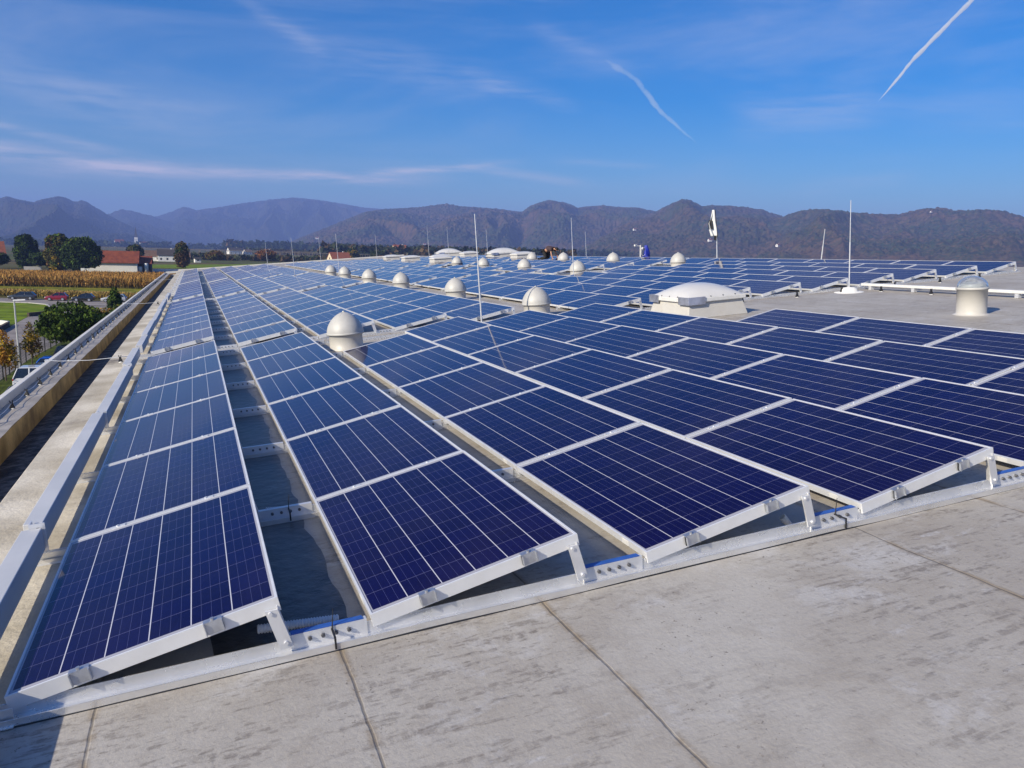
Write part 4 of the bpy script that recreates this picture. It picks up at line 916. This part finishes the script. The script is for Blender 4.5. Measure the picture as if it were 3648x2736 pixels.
# ------------------------------------------------------------------ cars
GLS = simple('car_glass', (.012, .014, .016), .08, 0, .1, 2, spec=.8); TYRE = simple('tyre', (.015, .015, .015), .8, 0, .1, 5); RIM = simple('rim', (.55, .56, .58), .3, .7, .05, 5); LAMPG = simple('lamp_glass', (.75, .76, .78), .12, .2, .03, 5); TAILG = simple('tail_glass', (.28, .012, .01), .2, 0, .05, 5)
def paint(name, c): return simple(name, c, .28, .15, .04, 2, coat=1.0)
def car(name, lab, mat, pm, L=4.2, H=1.5, Wd=1.74, kind='hatch', group=None):
    """x = length with the nose at -L/2"""
    t = thing(name, lab, 'car', mat, group); h = L / 2; w = Wd / 2
    belt = .62 * H if kind != 'van' else .58 * H
    st = [(-h, .28, .52 * H * .82, w * .80), (-h + .12, .20, .56 * H * .88, w * .92), (-h + .75, .19, .61 * H, w), (-h + 1.05, .19, belt, w), (0, .19, belt + .03, w * 1.01), (h - .5, .19, belt + .05, w), (h - .1, .24, belt + .04, w * .95), (h, .32, belt - .08, w * .88)]
    mb = MB(); vs = []
    for x, z0, z1, ww in st:
        zm = z0 + (z1 - z0) * .55; vs += [(x, -ww * .9, z0), (x, -ww, zm), (x, -ww * .93, z1), (x, ww * .93, z1), (x, ww, zm), (x, ww * .9, z0)]
    n = len(st); fs = [(i * 6 + j, i * 6 + (j + 1) % 6, (i + 1) * 6 + (j + 1) % 6, (i + 1) * 6 + j) for i in range(n - 1) for j in range(6)] + [tuple(range(6)), tuple(range(n * 6 - 6, n * 6))]
    mb.add(vs, fs, False)
    # roof and pillars
    xa, xb, xc, xd = -h + 1.05, -h + 1.85, h - (.55 if kind != 'sedan' else 1.0), h - (.12 if kind != 'sedan' else .45)
    if kind == 'van': xa, xb, xc, xd = -h + .8, -h + 1.35, h - .35, h - .06
    wr, wb = w * .74, w * .91; zr, zt = H - .05, H
    mb.hexa([(xb - .05, -wr, zr - .02), (xc + .05, -wr, zr - .02), (xc + .05, wr, zr - .02), (xb - .05, wr, zr - .02)], [(xb + .12, -wr * .86, zt), (xc - .1, -wr * .86, zt), (xc - .1, wr * .86, zt), (xb + .12, wr * .86, zt)])
    for s_ in (-1, 1):
        for p0, p1 in (((xa, s_ * wb, belt), (xb, s_ * wr, zr)), ((xd, s_ * wb, belt), (xc, s_ * wr, zr)), (((xb + xc) / 2 - .1, s_ * wb * 1.005, belt), ((xb + xc) / 2 - .05, s_ * wr * 1.01, zr))):
            mb.tube(p0, p1, .045, .045, 6, False)
        if kind == 'van': mb.tube(((xc * .5 + .3), s_ * wb, belt), (xc * .5 + .28, s_ * wr, zr), .06, n=6)
    mb.build('body', pm, t, bevel=.05)
    mb = MB(); mb.hexa([(xa + .02, -wb, belt - .02), (xd - .02, -wb, belt - .02), (xd - .02, wb, belt - .02), (xa + .02, wb, belt - .02)], [(xb, -wr, zr), (xc, -wr, zr), (xc, wr, zr), (xb, wr, zr)]); mb.build('windows', GLS, t)
    for s_ in (-1, 1):
        for x in (-h + .82, h - .78):
            mb = MB(); y0, y1 = s_ * (w - .2), s_ * (w + .015); mb.tube((x, y0, .31), (x, y1, .31), .31, n=20); wl = mb.build('wheel', TYRE, t)
            mb = MB(); mb.tube((x, y1, .31), (x, y1 + s_ * .012, .31), .2, .19, 14); mb.build('rim', RIM, wl)
        mb = MB(); mb.ellip((-h + .14, s_ * w * .72, .52 * H * .8), (.16, .17, .09)); mb.build('headlight', LAMPG, t)
        mb = MB(); mb.ellip((h - .07, s_ * w * .8, belt - .06), (.08, .12, .12)); mb.build('tail_light', TAILG, t)
        mb = MB(); mb.ellip((xa + .28, s_ * (wb + .12), belt + .06), (.1, .11, .07)); mb.build('mirror', pm, t)
    return t
ra = atan2(-.12, 1)
G_ = 'cars standing on the road by the corn'
car('parked_car', 'dark grey car, leftmost on the road beside the corn', gm(-28.5, 165.4, ZG + .03, ra), paint('paint_grey', (.035, .04, .045)), 4.45, 1.46, group=G_)
car('parked_car', 'red hatchback between the grey and the black car on the road', gm(-22.65, 162.9, ZG + .03, ra), paint('paint_red', (.22, .006, .018)), 3.75, 1.5, 1.66, group=G_)
car('parked_car', 'black hatchback, third car on the road by the corn', gm(-18.15, 161.1, ZG + .03, ra), paint('paint_black', (.010, .011, .012)), 3.7, 1.46, 1.66, group=G_)
car('parked_car', 'silver car half hidden behind the small dark pointed tree', gm(-13.0, 159.3, ZG + .03, ra), paint('paint_silver', (.42, .43, .44)), 4.2, 1.45, group=G_)
G_ = 'cars in the car park below the parapet'
car('parked_car', 'silver estate car with dark side windows just beyond the coping', gm(-8.95, 61.2, ZG + .035, radians(177)), paint('paint_light', (.55, .56, .58)), 4.7, 1.85, 1.85, 'van', G_)
car('parked_car', 'dark car between the silver estate and the blue car', gm(-9.1, 65.2, ZG + .035, radians(177)), paint('paint_navy', (.012, .014, .022)), 4.4, 1.5, group=G_)
car('parked_car', 'bright blue car in the car park below the coping', gm(-9.3, 69.2, ZG + .035, radians(177)), paint('paint_blue', (.005, .11, .62)), 4.1, 1.5, group=G_)
car('parked_car', 'dark car with pale roof edge farthest along the car park', gm(-8.5, 75.0, ZG + .035, radians(177)), paint('paint_dark', (.016, .017, .02)), 4.5, 1.75, 1.8, 'van', G_)
car('parked_car', 'dark blue car lowest at the left edge below the coping', gm(-8.7, 55.3, ZG + .035, radians(177)), paint('paint_steel', (.03, .04, .09)), 4.4, 1.5, group=G_)

# ------------------------------------------------------------------ houses
WALLW = simple('white_render', (.72, .70, .66), .85, 0, .04, .4, dirt=(.6, .57, .52), dirts=(.55, .8)); WALLC = simple('cream_render', (.62, .52, .36), .85, 0, .05, .4); TIMB = simple('dark_timber', (.05, .035, .025), .85, 0, .2, 1.5)
RED = simple('red_tiles', (.155, .032, .013), .8, 0, .14, .8, c2=(.185, .045, .018), bump=.5, bscale=4); ORG = simple('orange_tiles', (.24, .07, .03), .8, 0, .14, .8); DRK = simple('dark_tiles', (.045, .038, .036), .8, 0, .15, .8); BRT = simple('brown_tiles', (.12, .07, .045), .8, 0, .15, .8)
WIN = simple('window_glass', (.03, .035, .04), .15, 0, .1, 1)
def house(name, lab, x, y, rz, L, D, wall_h, ridge, wm, rm, wins=3, cat='house', ov=.4, chim=True, group=None):
    t = thing(name, lab, cat, gm(x, y, ZG, rz), group)
    mb = MB(); l, d = L / 2, D / 2; mb.prism([(-d, 0), (d, 0), (d, wall_h), (0, ridge - .15), (-d, wall_h)], -l, l)
    for i, v in enumerate(mb.v): mb.v[i] = (v[1], v[0], v[2])
    mb.build('wall', wm, t)
    s_ = (ridge - wall_h) / d; mb = MB(); e = d + ov; z0 = wall_h - s_ * ov
    for sg in (-1, 1): mb.hexa([(-l - ov, sg * e, z0), (l + ov, sg * e, z0), (l + ov, 0, ridge), (-l - ov, 0, ridge)], [(-l - ov, sg * e, z0 + .18), (l + ov, sg * e, z0 + .18), (l + ov, 0, ridge + .18), (-l - ov, 0, ridge + .18)])
    r_ = mb.build('roof', rm, t)
    if chim: mb = MB(); mb.box(l * .4, l * .4 + .7, .3, .9, ridge - 1, ridge + .9); mb.build('chimney', WALLW, r_)
    for i in range(wins):
        xx = -l + L * (i + .5) / wins; mb = MB(); mb.box(xx - .55, xx + .55, -d - .03, -d + .05, 1.0, min(2.3, wall_h - .3)); mb.build('window', WIN, t)
    if ridge > 6 and wins:
        for sg in (-1, 1): mb = MB(); mb.box(sg * (l + .03) - .06, sg * (l + .03) + .06, -.7, .7, 3.0, 4.3); mb.build('window', WIN, t)
    return t
t = house('barn', 'long white barn with a red tiled roof behind the corn field', -27.6, 334.5, -.02, 17.5, 10.0, 3.9, 7.7, WALLW, RED, 0, 'barn', .7, False)
mb = MB(); mb.box(8.7, 9.5, -5.6, -5.3, 3.5, 3.75); mb.build('eaves_board', TIMB, t)
t = house('shed', 'dark open shed with a red roof against the right end of the barn', -16.6, 337.5, -.02, 4.4, 9.5, 3.4, 5.9, TIMB, RED, 0, 'shed', .5, False)
for i, (x, lab) in enumerate(((-18.0, 'white round container in front of the dark shed beside the barn'), (-15.9, 'taller white round container at the corner of the dark shed'))):
    mb = MB(); mb.lathe([(.001, 0), (.7, 0), (.7, 1.9 + i * 1.3), (.55, 2.15 + i * 1.3), (.001, 2.2 + i * 1.3)], 16); tag(mb.build('container', WHITE_P, None, gm(x, 331)), lab, 'container')
mb = MB(); mb.box(-.6, .6, -.3, .3, 0, 1.9); mb.box(1.4, 1.8, -.3, .3, 0, 1.6); mb.box(-.6, 1.8, -.25, .25, 1.5, 1.75); tag(mb.build('gate', WALLW, None, gm(-34.8, 309)), 'white stone gateposts under the broad dark tree', 'gate')
tag(strip_wall('low_wall', [(-14.2, 344), (-2, 350)], .4, 1.0, WALLW, 'white low wall running right from the barn towards the parapet end', 'wall'), None, None)
tag(strip_wall('low_wall', [(-58, 342), (-52.3, 342)], .4, 1.3, KERB, 'pale low wall under the leftmost big tree', 'wall'), None, None)
house('farmhouse', 'white farmhouse with a dark roof in the fields right of the barn', -14.8, 560, .05, 11, 9, 4.0, 7.6, WALLW, DRK, 3)
house('farm_building', 'long low brown-roofed farm building left of the white farmhouse', -24.5, 568, .05, 11, 9, 3.2, 6.6, WALLW, BRT, 3, chim=False)
house('farm_building', 'brown barn directly right of the white farmhouse', -5.6, 566, .05, 8.5, 8, 3.0, 6.0, TIMB, BRT, 0, chim=False)
house('hut', 'small white hut in the field above the far end of the rows', 3.2, 545, .2, 3.6, 3.5, 2.2, 3.0, WALLW, DRK, 1, chim=False)
house('house', 'orange-roofed house at the left edge behind the trees', -98, 480, .3, 16, 12, 4.0, 10.0, WALLW, ORG, 4)
house('house', 'white house left of three pale houses in the middle fields', 54, 1180, .3, 17, 11, 5.0, 9.0, WALLW, DRK, 3); house('house', 'middle small white house in the middle fields', 72, 1190, .5, 10, 9, 3.5, 7.0, WALLW, BRT, 2); house('house', 'right small white house in the middle fields', 101, 1200, .2, 7, 7, 5, 7.0, WALLW, DRK, 1)
house('house', 'orange-red roofed house just above the far panels', 103, 610, .25, 15, 10, 3.5, 8.2, WALLC, ORG, 3)
house('house', 'red-roofed low house right of the rod above the far panels', 147, 640, .1, 14, 10, 3.0, 6.0, WALLC, ORG, 3); house('warehouse', 'long low grey shed beyond the far panels', 170, 900, .1, 26, 12, 5, 7.5, KERB, BRT, 0, 'shed', chim=False)
house('house', 'small orange-roofed house among trees before the dark forest', 215, 880, .1, 15, 11, 12, 17, WALLC, ORG, 2)
# village round the church
t = thing('church', 'white church with a tall dark spire in the distant village', 'church', gm(-153, 2610))
mb = MB(); mb.box(-4.5, 4.5, -4.5, 4.5, 0, 30); mb.build('tower', WALLW, t)
mb = MB(); mb.hexa([(-4.8, -4.8, 30), (4.8, -4.8, 30), (4.8, 4.8, 30), (-4.8, 4.8, 30)], [(-3.2, -3.2, 38), (3.2, -3.2, 38), (3.2, 3.2, 38), (-3.2, 3.2, 38)]); mb.hexa([(-3.2, -3.2, 38), (3.2, -3.2, 38), (3.2, 3.2, 38), (-3.2, 3.2, 38)], [(-.5, -.5, 60), (.5, -.5, 60), (.5, .5, 60), (-.5, .5, 60)]); mb.build('spire', DRK, t)
mb = MB(); mb.box(4.5, 26, -6, 6, 0, 10); mb.hexa([(4.5, -7, 10), (27, -7, 10), (27, 7, 10), (4.5, 7, 10)], [(4.5, -.2, 17), (26, -.2, 17), (26, .2, 17), (4.5, .2, 17)]); mb.build('nave', WALLC, t)
for x in (-2.2, 1.2): mb = MB(); mb.box(x, x + 1.0, -4.55, -4.4, 21, 24); mb.build('window', WIN, t)
vill = [(-196, 2590, 24, 13, 22, WALLW, RED, 'white house with a red roof left of the village church'), (-128, 2570, 22, 9, 17, WALLC, ORG, 'cream house with an orange roof right of the village church'), (-25, 2600, 20, 9, 16, WALLW, RED, 'house with a red roof at the right end of the village'),
        (-75, 2750, 17, 9, 16, WALLW, ORG, 'small pale house in the middle of the distant village'), (20, 2650, 16, 7, 13, WALLW, BRT, 'brown-roofed house beyond the village before the forest'), (60, 2500, 16, 7, 12, WALLC, RED, 'red-roofed house farthest right in the village line'),
        (-370, 2650, 26, 9, 16, WALLW, RED, 'pale house above the olive tree behind the corn'), (-330, 2500, 18, 8, 13, WALLW, ORG, 'orange-roofed house between the left big trees'), (-455, 2700, 40, 8, 15, WALLW, BRT, 'long pale building at the far left edge'), (-420, 2600, 16, 8, 14, WALLW, RED, 'red-roofed house above the leftmost big tree')]
for x, y, L, wh_, rg, wm, rm, lab in vill: house('house', lab, x, y, random.uniform(-.5, .5), L, L * .6, wh_, rg, wm, rm, 3, group='houses of the distant village')

# ------------------------------------------------------------------ hop yards, hedges and woods far off
HOPC = simple('hop_post', (.20, .17, .14), .9, 0, .2, 1)
mb = MB(); r = random.Random(5)
for x0, x1, y0, y1, sx_, sy_ in ((-20, 150, 760, 1050, 9, 40), (-120, -20, 800, 1150, 9, 45), (60, 210, 700, 840, 9, 35)):
    x = x0
    while x < x1:
        y = y0
        while y < y1: mb.tube((x, y, ZG), (x, y, ZG + 6.5), .13, n=4, cap=False); y += sy_
        x += sx_
    for k in range(int((y1 - y0) / sy_) + 1): mb.tube((x0, y0 + k * sy_, ZG + 6.4), (x1, y0 + k * sy_, ZG + 6.4), .07, n=4, cap=False)
tag(mb.build('hop_trellis', HOPC), None, None, None, 'stuff')
def scatter(name, n, fn, size, mats, seed, p=None, per=14):
    """a wood or hedge read as one mass: many leaf clumps gathered into crowns of individual height"""
    r = np.random.default_rng(seed); C = np.array([fn(r) for _ in range(n)])      # x, y, height, half width
    k = np.repeat(np.arange(n), per); N = len(k); u_ = r.random(N); a = r.random(N) * 2 * pi
    prof = np.sqrt(np.clip(1 - (2 * u_ - .9) ** 2 / 1.25, 0, 1)) * (.5 + .5 * r.random(N))
    c = np.c_[C[k, 0] + np.cos(a) * prof * C[k, 3], C[k, 1] + np.sin(a) * prof * C[k, 3], ZG + C[k, 2] * (.06 + .92 * u_)]
    nr = r.normal(size=(N, 3)); nr /= np.linalg.norm(nr, axis=1)[:, None]; t = np.cross(nr, r.normal(size=(N, 3))); t /= np.linalg.norm(t, axis=1)[:, None]; bt = np.cross(nr, t)
    s_ = (size * (.6 + .8 * r.random(N)) * C[k, 3] / C[:, 3].mean())[:, None]
    co = np.stack([c - t * s_, c + bt * s_ * .7, c + t * s_, c - bt * s_ * .7], 1).reshape(-1, 3)
    tm = r.choice(len(mats), n, p=p)
    return tag(link(name, np_mesh(name, co, np.arange(N * 4).reshape(-1, 4), mats, False, tm[k])), None, None, None, 'stuff')
FOR1 = leafm('forest_dark', (.016, .026, .012), .3, .02); FOR2 = leafm('forest_green', (.035, .045, .014), .3, .02); FOR3 = leafm('forest_rust', (.085, .055, .022), .3, .02)
def band(az0, az1, d0, d1, h0, h1, w):
    def f(r):
        a = radians(az0 + (az1 - az0) * r.random()); d = d0 + (d1 - d0) * r.random() ** 1.3; h = h0 + (h1 - h0) * r.random()
        return (d * sin(a), d * cos(a), h, w * (.7 + .6 * r.random()))
    return f
scatter('far_forest', 1500, band(2.0, 30, 1900, 2900, 15, 26, 9), 5.5, [FOR1, FOR2, FOR3], 51, [.7, .22, .08], 12)
scatter('mixed_wood', 620, band(8.5, 26, 830, 1150, 9, 17, 5.5), 2.6, [FOR2, FOR3, FOR1], 52, [.45, .25, .3], 26)
scatter('village_trees', 260, band(-11, 2.5, 2350, 2800, 8, 19, 9), 4.0, [FOR1, FOR2], 53, [.6, .4], 20)
scatter('hedges', 170, band(-9, 9, 640, 700, 2, 5, 4), 1.4, [FOR2, FOR3, FOR1], 54, [.4, .4, .2], 26)
scatter('orchard_trees', 210, band(3.5, 12, 1250, 1500, 4, 9, 6), 2.4, [FOR3, FOR2], 55, [.6, .4], 22)

# ------------------------------------------------------------------ mountains
m, T, b = material('mountain_forest'); MOUNT = m; co = T.n('ShaderNodeNewGeometry').outputs['Position']
f1 = T.noise(co, .004, 6, .6); f2 = T.noise(co, .03, 4, .6); f3 = T.noise(T.scalev(co, (1, 1, .5)), .085, 3, .6)
c_ = T.mix(T.step(f1, .38, .62), rgb(.032, .050, .022), rgb(.085, .056, .034))
c_ = T.mix(T.math('MULTIPLY', T.step(f2, .45, .65), .75), c_, rgb(.022, .032, .014))
c_ = T.mix(T.math('MULTIPLY', T.step(f3, .42, .68), .7), c_, rgb(.12, .072, .038))
c_ = T.mix(T.math('MULTIPLY', T.step(T.noise(co, .0042, 3, .5), .70, .74), .7), c_, rgb(.12, .13, .04))
c_ = T.mix(T.math('MULTIPLY', T.step(T.noise(T.scalev(co, (1, 1, .45)), .055, 2, .5), .50, .60), .55), c_, rgb(.010, .014, .008))
T.put(b.inputs['Base Color'], c_); b.inputs['Roughness'].default_value = .96; b.inputs['Specular IOR Level'].default_value = .05
m = MOUNT.copy(); m.name = 'mountain_forest_shaded'; MOUNT_DK = m  # darker copy: the shaded look of the left ridges is in its colour
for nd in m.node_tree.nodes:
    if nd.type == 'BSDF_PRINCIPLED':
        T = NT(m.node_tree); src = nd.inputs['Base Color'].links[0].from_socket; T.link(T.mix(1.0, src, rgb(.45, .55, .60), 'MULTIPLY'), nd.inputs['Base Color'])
CZ = CAM_POS.z; CXY = (CAM_POS.x, CAM_POS.y)
def ridge_fn(prof, dist, front, seed, spur):
    A = np.array([p_[0] for p_ in prof]); E2 = np.array([p_[1] for p_ in prof])
    def H(a, rr):
        el_ = np.interp(a, A, E2); zt = CZ + dist * np.tan(np.radians(el_)); hgt_ = np.maximum(zt - ZG, 0)
        s_ = (rr - (dist - front)) / front; u_ = np.radians(a) * dist
        sp_ = 1.15 * (.62 - np.abs(2 * fbm(u_ / 430 + 1.6 * fbm(u_ / 800, rr / 800, 3, seed + 9), rr / 1300 + 3, 4, seed) - 1) * 1.7)
        body = np.where(s_ <= 1, np.clip(s_, 0, 1) ** 1.05, np.maximum(1 - (s_ - 1) * 1.2, 0))
        z = ZG + hgt_ * body + hgt_ * spur * sp_ * np.clip(4.2 * s_ * (1 - s_) ** .8, 0, 1) * (s_ < 1)
        z = np.where(s_ < 1, np.minimum(z, CZ + rr * np.tan(np.radians(np.maximum(el_, 0))) * (1 - .10 * (1 - s_))), z)
        tr = (vnoise(u_ / 11, rr / 11, seed + 3) + .7 * vnoise(u_ / 23, rr / 23, seed + 4)) * 11 * np.clip(hgt_ / 60, 0, 1) * np.clip(s_ * 6, 0, 1)
        return z + tr - 8 * np.clip(s_ * 6, 0, 1) - (s_ < .0) * 5
    return H
def mountain(prof, dist, front, seed, mt=None, spur=.36, na=520, nr=110):
    H = ridge_fn(prof, dist, front, seed, spur); A0, A1 = prof[0][0], prof[-1][0]
    a = np.linspace(A0, A1, na); rr = np.concatenate([np.linspace(dist - front, dist, nr), dist + front * np.array([.02, .1, .3])]); AA, RR = np.meshgrid(a, rr, indexing='ij')
    Z = H(AA, RR); co = np.stack([CXY[0] + RR * np.sin(np.radians(AA)), CXY[1] + RR * np.cos(np.radians(AA)), Z], -1).reshape(-1, 3)
    idx = np.arange(na * len(rr)).reshape(na, -1); fs = np.stack([idx[:-1, :-1], idx[1:, :-1], idx[1:, 1:], idx[:-1, 1:]], -1).reshape(-1, 4)
    tag(link('mountains', np_mesh('mountains', co, fs, mt or MOUNT, False)), None, None, None, 'structure'); return H
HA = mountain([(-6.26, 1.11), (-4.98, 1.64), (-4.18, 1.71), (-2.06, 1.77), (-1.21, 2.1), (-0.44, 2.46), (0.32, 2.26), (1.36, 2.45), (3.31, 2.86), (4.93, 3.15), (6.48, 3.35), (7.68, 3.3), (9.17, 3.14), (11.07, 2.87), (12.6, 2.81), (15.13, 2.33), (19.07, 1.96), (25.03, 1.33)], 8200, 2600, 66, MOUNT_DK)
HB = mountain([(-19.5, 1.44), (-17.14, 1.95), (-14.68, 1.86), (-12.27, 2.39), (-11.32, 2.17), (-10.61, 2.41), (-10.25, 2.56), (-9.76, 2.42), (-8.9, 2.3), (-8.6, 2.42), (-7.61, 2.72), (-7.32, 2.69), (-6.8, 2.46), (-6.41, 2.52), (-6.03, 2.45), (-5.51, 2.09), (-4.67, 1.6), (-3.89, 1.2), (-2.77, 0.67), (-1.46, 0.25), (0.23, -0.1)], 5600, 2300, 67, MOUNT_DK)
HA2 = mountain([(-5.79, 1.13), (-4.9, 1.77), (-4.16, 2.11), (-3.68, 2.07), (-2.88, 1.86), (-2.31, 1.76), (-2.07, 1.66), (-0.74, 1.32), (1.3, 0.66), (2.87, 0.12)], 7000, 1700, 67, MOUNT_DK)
HC = mountain([(4.31, -0.09), (5.96, 0.24), (8.02, 1.15), (9.73, 1.87), (11.26, 2.55), (12.6, 2.79), (14.73, 2.95), (16.88, 3.29), (17.86, 3.14), (18.85, 3.11), (20.23, 3.06), (22.21, 2.87), (22.79, 3.31), (23.48, 3.58), (24.16, 3.73), (25.15, 3.62), (26.15, 3.25), (26.73, 3.34), (27.9, 3.46), (28.88, 3.35), (30.24, 3.35), (31.7, 3.07), (34.67, 2.49), (38.42, 1.8)], 5000, 2200, 68)
HD = mountain([(19.11, -0.09), (24.07, 0.62), (27.98, 1.6), (30.47, 2.65), (31.69, 3.17), (32.53, 3.6), (33.27, 3.94), (33.84, 3.88), (34.61, 3.47), (35.35, 3.57), (36.29, 3.53), (37.58, 3.43), (38.68, 3.26), (39.79, 2.9), (41.94, 2.41), (45.41, 1.73)], 4000, 1900, 69)
HE = mountain([(31.95, 0.24), (35.14, 1.02), (36.97, 1.67), (38.74, 2.41), (39.97, 2.84), (40.83, 3.18), (41.87, 3.35), (43.08, 3.3), (44.45, 3.15), (45.62, 3.01), (46.93, 3.02), (47.87, 3.25), (48.8, 3.42), (49.58, 3.38), (50.05, 3.26), (51.55, 3.29), (52.44, 3.24), (53.18, 3.05), (53.92, 2.79), (55.87, 2.66), (58.45, 2.97), (62.1, 2.64), (66.45, 2.06)], 3300, 1500, 70)
def slope_house(H, dist, front, a, el_, lab, s=1.0):
    rr = np.linspace(dist - front, dist, 400); z = H(np.full(400, a), rr); e = np.degrees(np.arctan2(z - CZ, rr)); i = int(np.argmax(e > el_)) if (e > el_).any() else 200
    q = radians(a); x, y, z0 = CXY[0] + rr[i] * sin(q), CXY[1] + rr[i] * cos(q), z[i]
    s *= .62; t = house('house', lab, x, y, random.uniform(-.4, .4), 13 * s, 9 * s, 6 * s, 10 * s, WALLW, RED, 2, group='houses on the mountain slopes'); t.location.z = z0 + 4
slope_house(HE, 3300, 1500, 39.77, 0.8, 'white house with a red roof on the lower right mountain slope', 1.3)
slope_house(HD, 4000, 1900, 35.29, 1.06, 'white house on the slope beside the flag', 1.3)
slope_house(HE, 3300, 1500, 48.77, 3.11, 'lone white house just under the right ridge', 0.8)
slope_house(HD, 4000, 1900, 30.13, 1.72, 'pale house on the slope left of the pointed mountain', 1.2)
slope_house(HC, 5000, 2200, 15.38, 0.34, 'white house at the mountain foot above the far forest', 1.2)
slope_house(HC, 5000, 2200, 8.01, 0.58, 'pale house left of the thin rods at the mountain foot', 1.4)


# ------------------------------------------------------------------ contrails: long thin bodies of ice cloud high above
m = bpy.data.materials.new('ice_cloud'); m.use_nodes = True; nt = m.node_tree; nt.nodes.clear(); T = NT(nt)
om = T.n('ShaderNodeOutputMaterial'); vs_ = T.n('ShaderNodeVolumeScatter'); vs_.inputs['Color'].default_value = rgb(.95, .97, 1); vs_.inputs['Density'].default_value = .0030; vs_.inputs['Anisotropy'].default_value = -.35
T.link(vs_.outputs[0], om.inputs['Volume']); ICE = m
def contrail(lab, pts, w, seed, alt=9000, dens=.0026):
    mt_ = ICE.copy(); mt_.node_tree.nodes['Volume Scatter'].inputs['Density'].default_value = dens
    P = [Vector((alt / math.tan(radians(e)) * sin(radians(a)), alt / math.tan(radians(e)) * cos(radians(a)), alt)) for a, e in pts]
    r = random.Random(seed); L = []; N = 90
    for i in range(len(P) - 1):
        for k in range(N): L.append(P[i].lerp(P[i + 1], k / N))
    L.append(P[-1]); n = len(L); K = 10; co = []
    for i, p_ in enumerate(L):
        d = (L[min(i + 1, n - 1)] - L[max(i - 1, 0)]).normalized(); s_ = d.cross(Vector((0, 0, 1))).normalized(); q = i / n
        tap = min(1, (1 - q) * 5, q * 8 + .15) ** .8
        ww = w * tap * (.55 + 1.1 * float(fbm(np.array([q * 26.0]), np.array([seed * 3.3]), 3, seed)[0]))
        off = (float(fbm(np.array([q * 14.0]), np.array([seed * 7.7]), 3, seed + 2)[0]) - .5) * w * 1.6
        for k in range(K):
            a = 2 * pi * k / K; co.append(p_ + s_ * (cos(a) * ww + off) + Vector((0, 0, sin(a) * ww * .8 + off * .5)))
    idx = np.arange(n * K).reshape(n, K); fs = np.stack([idx[:-1], np.roll(idx[:-1], -1, 1), np.roll(idx[1:], -1, 1), idx[1:]], -1).reshape(-1, 4)
    mb = MB(); mb.add(co, [tuple(f) for f in fs] + [tuple(idx[0][::-1]), tuple(idx[-1])], True); tag(mb.build('contrail', mt_), lab, 'contrail')
contrail('bright white contrail slanting down from the upper right corner', [(54.5, 22.0), (52.0, 18.2), (49.73, 15.24), (47.0, 12.4), (45.1, 9.95)], 84, 3)
contrail('faint tapering contrail slanting down over the middle right of the sky', [(27.6, 12.9), (29.2, 12.1), (30.4, 11.0), (31.6, 9.6), (34.2, 7.5)], 105, 8, 7000, .00035)

# ------------------------------------------------------------------ haze over the valley
m = bpy.data.materials.new('haze'); m.use_nodes = True; nt = m.node_tree; nt.nodes.clear(); T = NT(nt)
om = T.n('ShaderNodeOutputMaterial'); pv = T.n('ShaderNodeVolumePrincipled'); pv.inputs['Color'].default_value = rgb(.32, .46, 1.0); pv.inputs['Density'].default_value = 1.7e-4; pv.inputs['Anisotropy'].default_value = 0.0
T.link(pv.outputs[0], om.inputs['Volume'])
mb = MB(); mb.box(-12000, 12000, -12000, 12000, ZG - 1, 540); tag(mb.build('haze', m), None, None, None, 'stuff')
